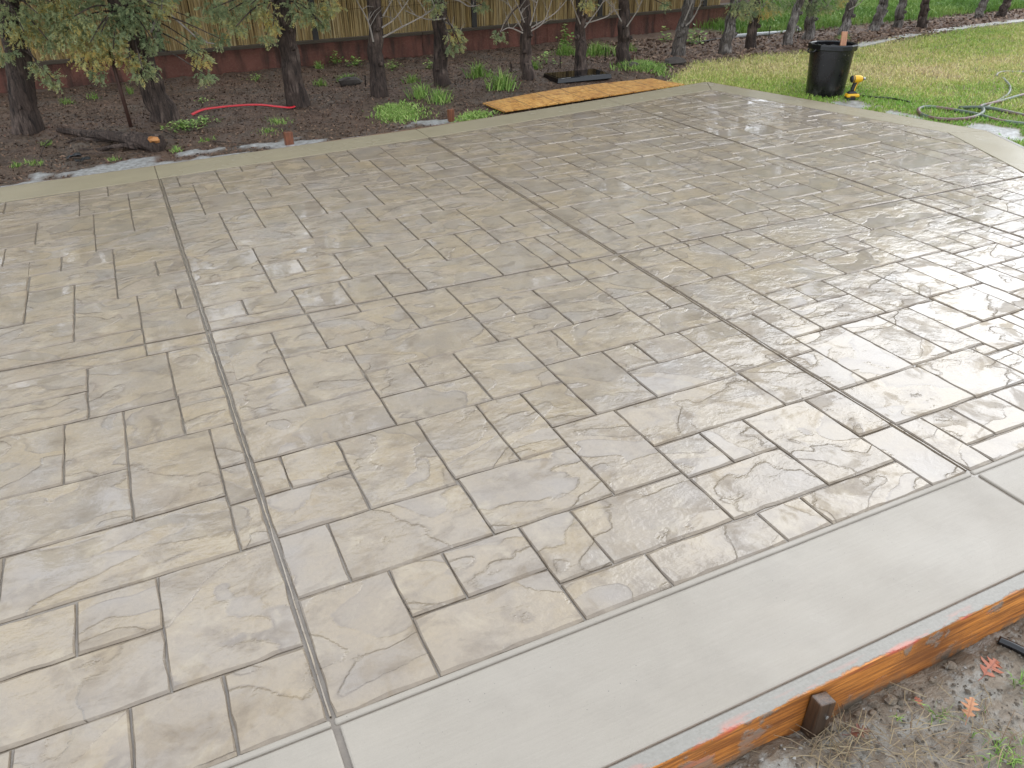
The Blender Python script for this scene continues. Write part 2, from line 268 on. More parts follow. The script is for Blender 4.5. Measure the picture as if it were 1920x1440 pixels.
3840,2060,4080,2270,2,0;4275,2070,4460,2280,3,0;-1600,2080,-1300,2490,0,0;4580,2140,4990,2390,3,0;2600,1258,3180,1383,2,0;3180,1660,3360,1791,2,0;
-1600,1670,-1300,2080,0,0;3840,1670,4080,2060,2,0;-840,1870,-736,2280,0,0;
"""
STONES = [tuple(int(v) for v in t.split(",")) for t in STONES.replace("\n", "").split(";") if t]
# ------------------------------------------------------------------ patio geometry (metres, measured on the slab plane)
JX = [0.10, 2.205, 4.275]
Y0, YF = 1.258, .897
def B1(x): return 3.515-0.0307*(x-0.1)
_b2 = [(-3, 6.10), (-.9, 6.19), (.09, 6.27), (2.22, 6.42), (3.83, 6.62), (5.4, 6.83)]
_b3 = [(-3, 6.50), (-.93, 6.60), (.087, 6.655), (2.22, 6.76), (3.3, 6.87), (5.63, 7.21)]
def lin(T, x):
    for (a, b), (c, d) in zip(T, T[1:]):
        if x <= c: return b+(d-b)*(x-a)/(c-a)
    (a, b), (c, d) = T[-2:]; return b+(d-b)*(x-a)/(c-a)
B2 = lambda x: lin(_b2, x)
B3 = lambda x: lin(_b3, x)
RI = [(5.40, 6.83), (5.89, 4.43), (4.35, 1.258)]
RO = [(5.63, 7.21), (6.20, 4.32), (4.53, .897)]
XL = -1.6

# ---- stamped stone material
def stone_material(name):
    t = NT(name); P = t.pos(); r = t.attr('rnd')
    off = t.comb(t.math('MULTIPLY', r, 37.0), t.math('MULTIPLY', r, 91.0), t.math('MULTIPLY', r, 13.0))
    q = t.vmath('ADD', P, off)
    qs = t.mul(q, (.8, 1.15, 1))
    n2 = t.noise(qs, 15, 4, .6, .3)
    n1 = t.math('ADD', t.noise(qs, 2.9, 2, .45, .7), t.math('MULTIPLY', t.math('SUBTRACT', n2, .5), .10))
    terr = t.ramp(n1, [(0, .0), (.43, .10), (.445, .46), (.57, .58), (.584, 1.0), (1, 1)])
    n3 = t.noise(q, 80, 3, .6)
    h = t.math('ADD', t.math('MULTIPLY', terr, .95), t.math('MULTIPLY', n2, .75))
    # colour: tan flats, grey-lavender terraces, darker brown lines along the ledges
    tan = t.mix(t.mapr(t.noise(P, 1.4, 3, .6), .35, .65), (.314, .250, .167), (.308, .237, .142))
    gry = t.mix(t.mapr(t.noise(q, 2.1, 2, .5), .4, .6), (.216, .185, .155), (.245, .219, .196))
    lvl = t.ramp(n1, [(0, .85), (.43, .75), (.447, .12), (.57, .30), (.588, .80), (1, .7)])
    c = t.mix(t.math('ADD', t.math('MULTIPLY', lvl, .50), t.mapr(t.noise(P, 4.2, 3, .6), .38, .66, 0, .42)), tan, gry)
    c = t.mix(t.mapr(t.math('FRACT', t.math('MULTIPLY', r, 7.31)), 0, 1, 0, .22), c, t.mix(t.math('FRACT', t.math('MULTIPLY', r, 3.17)), (.228, .188, .152), (.30, .238, .165)))
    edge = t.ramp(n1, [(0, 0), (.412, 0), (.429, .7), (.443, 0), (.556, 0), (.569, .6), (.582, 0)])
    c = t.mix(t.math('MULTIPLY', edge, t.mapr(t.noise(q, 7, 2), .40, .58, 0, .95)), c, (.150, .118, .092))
    c = t.mix(t.mapr(n2, .28, .46, .30, 0, True), c, (.215, .175, .140))
    c = t.mix(t.mapr(n3, .40, .75, .0, .22), c, (.16, .135, .11))
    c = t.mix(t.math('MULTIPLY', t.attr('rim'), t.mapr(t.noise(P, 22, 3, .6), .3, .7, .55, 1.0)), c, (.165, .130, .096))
    c = t.mix(t.mapr(t.noise(t.mul(P, (1, 1.5, 1)), 6.5, 4, .65, .4), .51, .66, 0, .6), c, (.165, .128, .090)); c = t.mix(t.mapr(t.noise(P, 7.7, 4, .65, .4), .56, .70, 0, .45), c, (.375, .315, .225))
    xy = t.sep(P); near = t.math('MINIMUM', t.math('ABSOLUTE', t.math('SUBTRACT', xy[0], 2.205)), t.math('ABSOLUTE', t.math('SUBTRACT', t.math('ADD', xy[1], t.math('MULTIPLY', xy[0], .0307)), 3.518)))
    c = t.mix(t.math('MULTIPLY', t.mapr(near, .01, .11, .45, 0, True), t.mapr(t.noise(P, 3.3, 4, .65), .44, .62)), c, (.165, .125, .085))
    # water: film everywhere, standing water where the relief is low
    wet = t.noise(P, 1.6, 3, .6, .5)
    pud = t.mapr(t.math('ADD', t.math('MULTIPLY', h, .42), t.math('MULTIPLY', wet, .9)), .66, .86, 1, 0, True)
    film = t.bump(h, .0085, t.mapr(pud, 0, 1, .95, .10))
    fine = t.bump(n3, .0020, .9, film)
    return t.p(Base_Color=c, Roughness=.60, Specular_IOR_Level=.3, Normal=fine, Coat_Weight=t.math('SUBTRACT', t.mapr(t.attr('rim'), 0, 1, 1.0, .45), t.math('MULTIPLY', t.mapr(t.math('ADD', t.noise(q, 6.0, 4, .65, .6), t.math('MULTIPLY', terr, .10)), .61, .68), .75)), Coat_IOR=1.52,
            Coat_Roughness=t.math('MAXIMUM', t.mapr(pud, 0, 1, .13, .02), t.mapr(wet, .52, .75, 0, .22)), Coat_Normal=film)
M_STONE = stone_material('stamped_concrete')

def concrete_material(name, base, base2, broom=True):
    t = NT(name); P = t.pos()
    n = t.noise(P, 1.3, 4, .6); f = t.noise(P, 210, 3, .7); br = t.noise(t.mul(P, (5, 130, 5)), 1.0, 4, .7)
    sp = t.vor(P, 70).outputs['Distance']
    c = t.mix(t.mapr(n, .1, .9), base, base2)
    c = t.mix(t.mapr(br, .35, .65, .11, 0), c, tuple(x*.55 for x in base))
    c = t.mix(t.mapr(f, .62, .75, 0, .35), c, tuple(x*.5 for x in base))
    c = t.mix(t.math('MULTIPLY', t.mapr(sp, .05, .12, 1, 0), t.mapr(t.noise(P, 9, 2), .55, .62)), c, (.12, .11, .10))
    c = t.mix(t.mapr(t.noise(P, 5.5, 5, .65), .5, .68, 0, .22), c, tuple(x*.72 for x in base)); c = t.mix(t.mapr(t.noise(t.mul(P, (1, 3, 1)), 2.2, 4, .6), .52, .7, 0, .30), c, tuple(min(1, x*1.22) for x in base))
    hgt = t.math('ADD', t.math('MULTIPLY', br, .7), t.math('MULTIPLY', f, .5))
    return t.p(Base_Color=c, Roughness=.55, Specular_IOR_Level=.3, Normal=t.bump(hgt, .0024, .7), Coat_Weight=t.mapr(t.noise(P, 2.6, 4, .6), .3, .7, .10, .65), Coat_IOR=1.33,
               Coat_Roughness=t.mapr(n, .1, .9, .16, .36), Coat_Normal=t.bump(t.noise(P, 30, 3), .0012, .5))
M_BAND = concrete_material('smooth_band_concrete', (.268, .228, .148), (.292, .250, .168))
M_FBAND = concrete_material('broomed_band_concrete', (.292, .258, .212), (.335, .300, .250))
def joint_material():
    t = NT('joint_bed'); P = t.pos(); n = t.noise(P, 14, 4, .6)
    return t.p(Base_Color=t.mix(t.mapr(n, .3, .7), (.125, .100, .075), (.205, .170, .130)), Roughness=.4, Normal=t.bump(t.noise(P, 60, 3), .002), Coat_Weight=.6, Coat_Roughness=.2)
M_JOINT = joint_material()

# ---- slab: one poured body, its top is the bed seen in the joints
outline = [(XL, YF), (4.53, YF), RO[1], RO[0]] + [(x, B3(x)) for x in (4.4, 3.3, 2.22, .087, -.93)] + [(XL, B3(XL))]
def prism(poly, z0, z1):
    n = len(poly); V = [(x, y, z0) for x, y in poly]+[(x, y, z1) for x, y in poly]
    F = [tuple(range(n-1, -1, -1)), tuple(range(n, 2*n))]+[(i, (i+1) % n, n+(i+1) % n, n+i) for i in range(n)]
    return V, F
inset = lambda poly, d: poly
patio = struct(mesh_obj('patio', *prism(outline, -.16, -.0072), M_JOINT))
patio['label'] = 'stamped ashlar slate concrete patio slab'

def clip(poly, a, b, c):        # keep a*x+b*y<=c
    o = []
    for i in range(len(poly)):
        p, q = poly[i], poly[(i+1) % len(poly)]; dp, dq = a*p[0]+b*p[1]-c, a*q[0]+b*q[1]-c
        if dp <= 0: o.append(p)
        if dp*dq < 0: t = dp/(dp-dq); o.append((p[0]+(q[0]-p[0])*t, p[1]+(q[1]-p[1])*t))
    return o
def half(p, q):                 # half-plane left of p->q as (a,b,c)
    dx, dy = q[0]-p[0], q[1]-p[1]; L = math.hypot(dx, dy); a, b = dy/L, -dx/L
    return a, b, a*p[0]+b*p[1]
def shrink(poly, d):            # inset a convex ccw polygon
    o = poly
    n = len(poly)
    for i in range(n):
        a, b, c = half(poly[i], poly[(i+1) % n]); o = clip(o, a, b, c-d)
        if len(o) < 3: return []
    return o
JH = .0085
def stone_poly(s):
    x0, y0, x1, y1 = (v/1000 for v in s[:4]); col, row = s[4], s[5]
    P = [(x0, y0), (x1, y0), (x1, y1), (x0, y1)]
    xb = [XL]+JX+[9]
    P = clip(P, -1, 0, -(xb[col]+(JH if col else 0))); P = clip(P, 1, 0, xb[col+1]-JH)
    k = .0307
    if row == 0: P = clip(P, k, 1, B1(0)-.0065) if P else P; P = clip(P, 0, -1, -(Y0+JH+.012)) if P else P
    else:
        P = clip(P, -k, -1, -(B1(0)+.0065)) if P else P
        if P:
            xm = sum(p[0] for p in P)/len(P)
            for (a, b), (c, d) in zip(_b2, _b2[1:]):
                if a-.4 <= xm <= c+.4: P = clip(P, *[v for v in (lambda h_: (h_[0], h_[1], h_[2]-.004))(half((c, d), (a, b)))]); 
                if not P: break
    for p, q_ in ((RI[1], RI[0]), (RI[2], RI[1])):
        if P:
            a, b, c = half(p, q_); P = clip(P, a, b, c-.004)
    if len(P) < 3: return []
    Q = []
    for p in P:
        if not Q or math.hypot(p[0]-Q[-1][0], p[1]-Q[-1][1]) > .004: Q.append(p)
    if len(Q) < 3: return []
    A = sum(Q[i][0]*Q[(i+1) % len(Q)][1]-Q[(i+1) % len(Q)][0]*Q[i][1] for i in range(len(Q)))/2
    return Q if A > .0006 else []
def stone_geo(P, rnd):
    rng = random.Random(int(rnd*1e6)); P = shrink(P, .0017)
    if len(P) < 3: return None
    cx = sum(p[0] for p in P)/len(P); cy = sum(p[1] for p in P)/len(P)
    ring = []
    for i in range(len(P)):
        a, b = P[i], P[(i+1) % len(P)]; L = math.hypot(b[0]-a[0], b[1]-a[1]); n = max(1, min(7, int(L/.055)))
        nx, ny = (b[1]-a[1])/max(L, 1e-6), -(b[0]-a[0])/max(L, 1e-6)
        for k in range(n):
            f = (k+(rng.uniform(-.25, .25) if 0 < k else .03))/n; j = rng.gauss(0, .0013) if k else -.001
            ring.append((a[0]+(b[0]-a[0])*f+nx*j, a[1]+(b[1]-a[1])*f+ny*j))
    tx, ty, z0 = rng.gauss(0, .0028), rng.gauss(0, .0028), rng.gauss(0, .0008)
    top = lambda x, y: z0+tx*(x-cx)+ty*(y-cy)
    N = len(ring); V = []; ins = .0036
    for (x, y) in ring: V.append((x, y, -.02))
    for (x, y) in ring: V.append((x, y, top(x, y)-.0046))
    for (x, y) in ring:
        d = math.hypot(x-cx, y-cy)+1e-6; k = ins*rng.uniform(.6, 1.5)
        # inset along both axes
        ux = 1-min(.5, k/max(.012, abs(x-cx))) if abs(x-cx) > .012 else 1; uy = 1-min(.5, 2.1*k/max(.012, abs(y-cy))) if abs(y-cy) > .012 else 1
        X, Y = cx+(x-cx)*ux, cy+(y-cy)*uy; V.append((X, Y, top(X, Y)))
    F = []
    for l in (0, 1):
        for i in range(N): i2 = (i+1) % N; F.append((l*N+i, l*N+i2, (l+1)*N+i2, (l+1)*N+i))
    F.append(tuple(2*N+i for i in range(N)))
    return V, F
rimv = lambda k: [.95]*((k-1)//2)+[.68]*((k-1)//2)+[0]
rest = []; NPART = 300; made = 0
for s in STONES+[(4275, 6215, 4402, 6700, 3, 1)]:
    P = stone_poly(s)
    if not P: continue
    rnd = random.random(); g = stone_geo(P, rnd)
    if not g: continue
    if made < NPART:
        cx, cy = s[0]/1000, s[1]/1000
        V = [(x-cx, y-cy, z) for x, y, z in g[0]]
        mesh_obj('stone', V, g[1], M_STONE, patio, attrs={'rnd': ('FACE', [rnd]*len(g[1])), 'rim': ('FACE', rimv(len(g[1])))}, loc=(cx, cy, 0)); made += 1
    else: rest.append((g, rnd))
V, F = merge([g for g, _ in rest]); rr = [r for g, r in rest for _ in g[1]]; rm = [v for g, r in rest for v in rimv(len(g[1]))]
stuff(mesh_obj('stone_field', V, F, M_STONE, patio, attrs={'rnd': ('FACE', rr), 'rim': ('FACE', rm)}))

# ---- tooled ribs left beside the long joints
def rib(x, ya, yb, dx):
    rg = random.Random(int(x*1000+ya*77)); V, F = [], []; n = int((yb-ya)/.05)+1
    for i in range(n+1):
        y = ya+(yb-ya)*i/n; w0 = .0035+rg.uniform(-.0009, .0011); xc = x+dx+rg.uniform(-.0011, .0011); zt = -.0012+rg.uniform(-.0012, .0008); V += [(xc-w0, y, -.012), (xc-w0*.5, y, zt), (xc+w0*.5, y, zt), (xc+w0, y, -.012)]
    for i in range(n):
        for k in range(3): F.append((i*4+k, i*4+k+1, i*4+5+k, i*4+4+k)[::-1])
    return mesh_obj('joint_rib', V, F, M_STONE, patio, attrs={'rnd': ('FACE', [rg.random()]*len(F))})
for xj in JX[:2]:
    rib(xj, Y0+.03, B1(xj)-.02, 0); rib(xj, B1(xj)+.02, B2(xj)-.01, 0)
# ---- smooth border band in cast lengths
def band_piece(poly, mat, bz=0.0):
    P = shrink(poly, .0022)
    if len(P) < 3: return
    V, F = prism(P, -.03, bz); o = mesh_obj('border_band', V, F, mat, patio); bevel(o, .005, 2); return o
jt = [(-1.6, -1.6), (.10, .087), (2.215, 2.222), (4.285, 4.263)]
def jx(y, a): return a
segs = [(XL, .0925, 0), (.0925, 2.2215, 0), (2.2215, 4.268, 0)]
for a, b, _ in segs:
    band_piece([(a, B2(a)), (b, B2(b)), (b, B3(b)), (a, B3(a))], M_BAND)
band_piece([(4.268, B2(4.268)), RI[0], RO[0], (4.268, B3(4.268))], M_BAND)
band_piece([RI[1], RO[1], RO[0], RI[0]], M_BAND)
band_piece([RI[2], (4.53, YF), RO[1], RI[1]], M_BAND)
for a, b in ((XL, JX[0]-.002), (JX[0]+.010, JX[1]-.002), (JX[1]+.010, 4.34)):
    band_piece([(a, YF), (b, YF), (b, Y0-.001), (a, Y0-.001)], M_FBAND)
# rounded tool edge left by the edger along the front joint
for a, b in ((XL, JX[0]-.004), (JX[0]+.004, JX[1]-.004), (JX[1]+.004, 4.3)):
    o = mesh_obj('tooled_edge', *box_vf(a, Y0+.0025, -.02, b, Y0+.0235, -.0015), M_FBAND, patio); bevel(o, .007, 3)

# ------------------------------------------------------------------ ground
GB, GF = -.05, -.148                       # bed / lawn level, mud level in front
def vnoise(x, y, s, seed=0):
    x = np.asarray(x)*s; y = np.asarray(y)*s; xi, yi = np.floor(x).astype(int), np.floor(y).astype(int); xf, yf = x-xi, y-yi
    hsh = lambda a, b: ((np.sin(a*127.1+b*311.7+seed*74.7)*43758.5453) % 1.0)
    u, v = xf*xf*(3-2*xf), yf*yf*(3-2*yf)
    return (hsh(xi, yi)*(1-u)+hsh(xi+1, yi)*u)*(1-v)+(hsh(xi, yi+1)*(1-u)+hsh(xi+1, yi+1)*u)*v
def fbm(x, y, s, seed=0, o=4):
    t = 0; a = .5
    for k in range(o): t = t+a*vnoise(x, y, s*2**k, seed+k); a *= .5
    return t
def lawn_mask(x, y):                       # 1 on the lawn, 0 on the mulch bed
    edge = np.interp(x, [4.6, 5.2, 5.7, 6.3, 7.2, 8.2, 9.0, 10.0, 11.5, 13.0, 16.0], [6.6, 7.3, 7.95, 8.35, 8.45, 8.35, 8.35, 8.5, 8.65, 8.75, 8.9])
    d = edge-y+.35*(fbm(x, y, 2.2, 5)-.5)
    return np.clip(d/.25+.5, 0, 1)
def far_grass(x, y): return np.clip((x-8.2+.5*(fbm(x, y, 1.3, 9)-.5))/.6, 0, 1)*np.clip((y-9.85-.25*(fbm(x, y, 2, 3)-.5))/.3, 0, 1)
def slurry_mask(x, y):
    n = fbm(x, y, 5.5, 21)-.5; m = 0
    for cx, cy, rx, ry in ((1.28, 6.98, .38, .20), (-.02, 6.84, .66, .20), (.35, 6.83, .55, .10), (-.75, 6.75, .45, .10), (-1.2, 6.72, .4, .10), (.75, 6.86, .5, .07), (1.9, 6.92, .5, .05), (-.35, 6.95, .4, .18), (.55, 7.1, .3, .08), (.0, 7.05, .25, .12), (2.55, 7.10, .28, .14), (6.05, 5.75, .30, .30), (6.32, 5.25, .12, .55), (6.42, 4.2, .16, .45)):
        d = np.sqrt(((x-cx)/rx)**2+((y-cy)/ry)**2); m = np.maximum(m, np.clip((1.0+n*2.4-d)/.35, 0, 1))
    return m
def grid(x0, x1, y0, y1, st):
    xs = np.arange(x0, x1+st/2, st); ys = np.arange(y0, y1+st/2, st); X, Y = np.meshgrid(xs, ys); nx, ny = len(xs), len(ys)
    i = np.arange(nx*ny).reshape(ny, nx); F = np.stack([i[:-1, :-1], i[:-1, 1:], i[1:, 1:], i[1:, :-1]], -1).reshape(-1, 4)
    return X.ravel(), Y.ravel(), F
def soil_z(x, y):
    mound = .05*np.exp(-((y-8.45)/.5)**2)
    rough = .05*(fbm(x, y, 7, 1)-.5)+.03*(fbm(x, y, 24, 2)-.5)
    near = np.clip((y-7.0+.12*x*0-.10*x)/.5, .15, 1)
    z = GB+mound*near+rough*near
    s = slurry_mask(x, y); z = z*(1-s)+(GB+.010)*s
    l = lawn_mask(x, y); z = z*(1-l)+(GB+.012*(fbm(x, y, 5, 8)-.5)*2)*l
    return z
def soil_material():
    t = NT('bed_soil'); P = t.pos(); lawn, slur, far = t.attr('lawn'), t.attr('slurry'), t.attr('far')
    n = t.noise(P, 9, 5, .65); n2 = t.noise(P, 34, 4, .7); n3 = t.noise(P, 1.1, 3)
    v = t.vor(P, 42)
    mul = t.mix(t.mapr(n, .3, .7), (.032, .020, .013), (.120, .078, .050))
    mul = t.mix(t.mapr(n2, .52, .72, 0, .7), mul, (.155, .112, .082)); mul = t.mix(t.mapr(t.noise(P, 2.6, 4, .6), .48, .66, 0, .55), mul, (.125, .105, .085))
    mul = t.mix(t.mapr(n3, .45, .65, 0, .55), mul, (.12, .070, .048))
    x = t.sep(P)[0]
    mul = t.mix(t.mapr(x, 5.0, 7.5, 0, .65), mul, t.mix(n2, (.10, .062, .045), (.25, .17, .125)))
    lw = t.mix(t.mapr(n2, .35, .68), (.13, .115, .045), (.27, .23, .11))
    c = t.mix(lawn, mul, lw); c = t.mix(far, c, (.06, .13, .02))
    c = t.mix(slur, c, t.mix(t.mapr(t.noise(P, 24, 4, .7), .38, .62), (.20, .19, .175), (.40, .40, .39)))
    r = t.mapr(slur, 0, 1, .72, .35)
    return t.p(Base_Color=c, Roughness=r, Specular_IOR_Level=.35, Normal=t.bump(t.math('ADD', n2, t.math('MULTIPLY', v.outputs['Distance'], .5)), .012, t.mapr(slur, 0, 1, .9, .40)))
M_SOIL = soil_material()
gx, gy, gF = grid(-3.2, 17.0, 2.2, 16.0, .045)
keepf = None
mG = struct(mesh_obj('garden_ground', np.stack([gx, gy, soil_z(gx, gy)], 1), gF, M_SOIL, smooth=True,
    attrs={'lawn': ('POINT', lawn_mask(gx, gy)), 'slurry': ('POINT', slurry_mask(gx, gy)), 'far': ('POINT', far_grass(gx, gy))}))
# push the ground under the slab down so it never shows through the joints
co = np.empty(len(mG.data.vertices)*3, dtype=np.float32); mG.data.vertices.foreach_get('co', co); co = co.reshape(-1, 3)
b3v = np.interp(co[:, 0], [p[0] for p in _b3], [p[1] for p in _b3]); rxv = np.where(co[:, 1] > 4.32, np.interp(co[:, 1], [4.32, 7.21], [6.20, 5.63]), 4.53+(co[:, 1]-.897)*(6.2-4.53)/(4.32-.897))
und = (co[:, 1] < b3v-.07) & (co[:, 0] < rxv-.07); co[und, 2] = -.22
mG.data.vertices.foreach_set('co', co.ravel()); mG.data.update()
def mud_material():
    t = NT('wet_mud'); P = t.pos(); n = t.noise(P, 3.2, 5, .62, .5); n2 = t.noise(t.mul(P, (1, 1.8, 1)), 26, 5, .65, .6); n3 = t.noise(P, 120, 3, .7)
    c = t.mix(t.mapr(n, .32, .66), (.145, .112, .078), (.255, .205, .150)); c = t.mix(t.mapr(n2, .36, .52, .55, 0), c, (.055, .042, .029))
    c = t.mix(t.mapr(n3, .58, .75, 0, .3), c, (.25, .21, .16))
    w_ = t.mapr(n, .50, .62)
    y_ = t.sep(P)[1]; c = t.mix(t.math('MULTIPLY', t.mapr(y_, .45, .84, 0, 1), t.mapr(t.noise(P, 11, 5, .7), .50, .60)), c, (.30, .285, .25))
    return t.p(Base_Color=c, Roughness=t.mapr(w_, 0, 1, .62, .33), Normal=t.bump(t.math('ADD', n2, t.math('MULTIPLY', n3, .15)), .022, .8), Specular_IOR_Level=.45)
M_MUD = mud_material()
fx, fy, fF = grid(-2.6, 7.4, -1.6, 2.2, .02)
fz = GF+.055*(fbm(fx, fy, 4, 31)-.5)+.03*(fbm(fx, fy, 15, 33)-.5)
fz = np.where((fy > YF-.02) & (fx < 4.6), -.2, fz)
ridge = np.exp(-((fy-.80)/.05)**2)*(fx < 4.4); fz = fz+ridge*.028*(fbm(fx, fy, 9, 40))
mudo = struct(mesh_obj('mud_ground', np.stack([fx, fy, fz], 1), fF, M_MUD, smooth=True))
def far_material():
    t = NT('far_ground'); P = t.pos(); n = t.noise(P, .8, 5, .6)
    return t.p(Base_Color=t.mix(n, (.07, .085, .025), (.15, .15, .06)), Roughness=.9)
struct(mesh_obj('ground', [(-300, -300, -.24), (300, -300, -.24), (300, 300, -.24), (-300, 300, -.24)], [(0, 1, 2, 3)], far_material()))
gz = lambda x, y: float(soil_z(np.array([x]), np.array([y]))[0])

# ------------------------------------------------------------------ grass, litter
def grass_material(name, stops, rough=.55):
    t = NT(name); a = t.attr('hue')
    c = t.ramp(a, stops)
    return t.p(Base_Color=c, Roughness=rough, Specular_IOR_Level=.3, Subsurface_Weight=0)
M_LAWN = grass_material('lawn_blade', [(0, (.17, .34, .04)), (.35, (.37, .46, .095)), (.6, (.62, .54, .21)), (.8, (.78, .66, .36)), (1, (.46, .31, .18))])
M_GREEN = grass_material('green_blade', [(0, (.075, .17, .025)), (.5, (.19, .33, .06)), (1, (.42, .50, .16))])
M_DRY = grass_material('dry_stem', [(0, (.20, .15, .09)), (.5, (.33, .26, .15)), (1, (.13, .08, .05))])
def blades(x, y, z, h, wdt, lean, hue):
    n = len(x); a = RNG.uniform(0, 2*np.pi, n); la = RNG.uniform(0, 2*np.pi, n)
    dx, dy = np.cos(a)*wdt/2, np.sin(a)*wdt/2; lx, ly = np.cos(la)*lean*h, np.sin(la)*lean*h
    V = np.empty((n, 5, 3)); V[:, 0] = np.stack([x-dx, y-dy, z], 1); V[:, 1] = np.stack([x+dx, y+dy, z], 1)
    V[:, 2] = np.stack([x-dx*.7+lx*.4, y-dy*.7+ly*.4, z+h*.6], 1); V[:, 3] = np.stack([x+dx*.7+lx*.4, y+dy*.7+ly*.4, z+h*.6], 1)
    V[:, 4] = np.stack([x+lx, y+ly, z+h*(1-.35*lean)], 1)
    b = np.arange(n)[:, None]*5
    F = [tuple(f) for f in np.concatenate([b+0, b+1, b+3, b+2], 1).tolist()]+[tuple(f) for f in np.concatenate([b+2, b+3, b+4], 1).tolist()]
    return V.reshape(-1, 3), F, {'hue': ('POINT', np.repeat(hue, 5)), 'tip': ('POINT', np.tile([0, 0, .6, .6, 1], n))}
def in_slab(x, y):
    rx = np.where(y > 4.32, np.interp(y, [4.32, 7.21], [6.24, 5.67]), 4.57+(y-.897)*(6.2-4.53)/(4.32-.897))
    return (y < np.interp(x, [p[0] for p in _b3], [p[1] for p in _b3])+.03) & (x < rx+.02)
# lawn
n = 300000
u = RNG.uniform(0, 1, n)**1.35; x = 4.9+u*11.5; y = RNG.uniform(2.8, 9.1, n)
keep = (lawn_mask(x, y) > RNG.uniform(.25, .9, n)) & ~in_slab(x, y) & (slurry_mask(x, y) < RNG.uniform(0, .8, n)) & (y > 2.6+.0*x)
x, y = x[keep], y[keep]
pat = fbm(x, y, .9, 60)*1.3-.05; strip = np.exp(-((np.hypot(x-6.3, (y-5.2)*.35)-.35)/.5)**2)
brown = np.clip((fbm(x, y, 1.6, 77)-.43)*3, 0, 1)*np.exp(-((x-7.8)/1.6)**2-((y-5.9)/1.2)**2)
hue = np.clip(.10+pat*.75+RNG.normal(0, .17, len(x))-.42*strip+.35*brown-.25*np.clip((x-9.5)/3, 0, 1), 0, 1)
stuff(mesh_obj('lawn_grass', *(lambda r: (r[0], r[1], M_LAWN))(bl := blades(x, y, soil_z(x, y)-.005, RNG.uniform(.022, .055, len(x)), RNG.uniform(.004, .008, len(x)), RNG.uniform(.3, 1.1, len(x)), hue)), attrs=bl[2]), 'short yellow green lawn grass right of the patio', 'grass')
# tall bright grass beyond the tree row
n = 60000; x = 8.0+RNG.uniform(0, 1, n)*8.5; y = RNG.uniform(9.7, 14.5, n); k = far_grass(x, y) > RNG.uniform(.1, .9, n); x, y = x[k], y[k]
bl = blades(x, y, soil_z(x, y)-.01, RNG.uniform(.07, .19, len(x)), RNG.uniform(.008, .015, len(x)), RNG.uniform(.2, .8, len(x)), np.clip(fbm(x, y, 1.4, 4)*1.1+RNG.normal(0, .15, len(x)), 0, 1))
stuff(mesh_obj('meadow_grass', bl[0], bl[1], M_GREEN, attrs=bl[2]), 'tall bright green grass beyond the row of trees', 'grass')
# leaf litter and bark chips on the bed
def litter(n, xr, yr, size, mat, name, label, cond, lift=.004):
    x = RNG.uniform(*xr, n); y = RNG.uniform(*yr, n); k = cond(x, y); x, y = x[k], y[k]; n = len(x)
    z = soil_z(x, y)+lift; a = RNG.uniform(0, 2*np.pi, n); L = RNG.uniform(size*.5, size*1.6, n); W = L*RNG.uniform(.08, .55, n); t1, t2 = RNG.normal(0, .45, n), RNG.normal(0, .45, n)
    dx = np.stack([np.cos(a)*L, np.sin(a)*L, t1*L], 1)/2; dy = np.stack([-np.sin(a)*W, np.cos(a)*W, t2*W], 1)/2; c = np.stack([x, y, z], 1)
    V = np.stack([c-dx, c-dy*1.1, c+dx, c+dy], 1).reshape(-1, 3); F = (np.arange(n)[:, None]*4+np.arange(4)).tolist()
    return stuff(mesh_obj(name, V, F, mat, attrs={'hue': ('POINT', np.repeat(RNG.uniform(0, 1, n), 4)), 'tip': ('POINT', np.ones(4*n))}), label, 'litter')
M_LITTER = grass_material('leaf_litter', [(0, (.035, .020, .014)), (.4, (.085, .051, .033)), (.7, (.145, .088, .056)), (.92, (.24, .155, .10)), (1, (.11, .045, .030))], .7)
M_LITTER2 = grass_material('pale_litter', [(0, (.09, .055, .038)), (.4, (.20, .13, .09)), (.7, (.34, .24, .17)), (1, (.14, .075, .05))], .8)
off_slab = lambda x, y: ~in_slab(x, y) & (lawn_mask(x, y) < .6) & (slurry_mask(x, y) < .35)
litter(60000, (-1.6, 6.5), (6.55, 11.0), .024, M_LITTER, 'leaf_litter', 'dark wet leaf litter covering the tree bed', off_slab)
litter(22000, (5.4, 16), (8.0, 10.6), .055, M_LITTER2, 'needle_litter', 'pinkish brown dry needle litter under the far trees', lambda x, y: off_slab(x, y) & (far_grass(x, y) < .7))

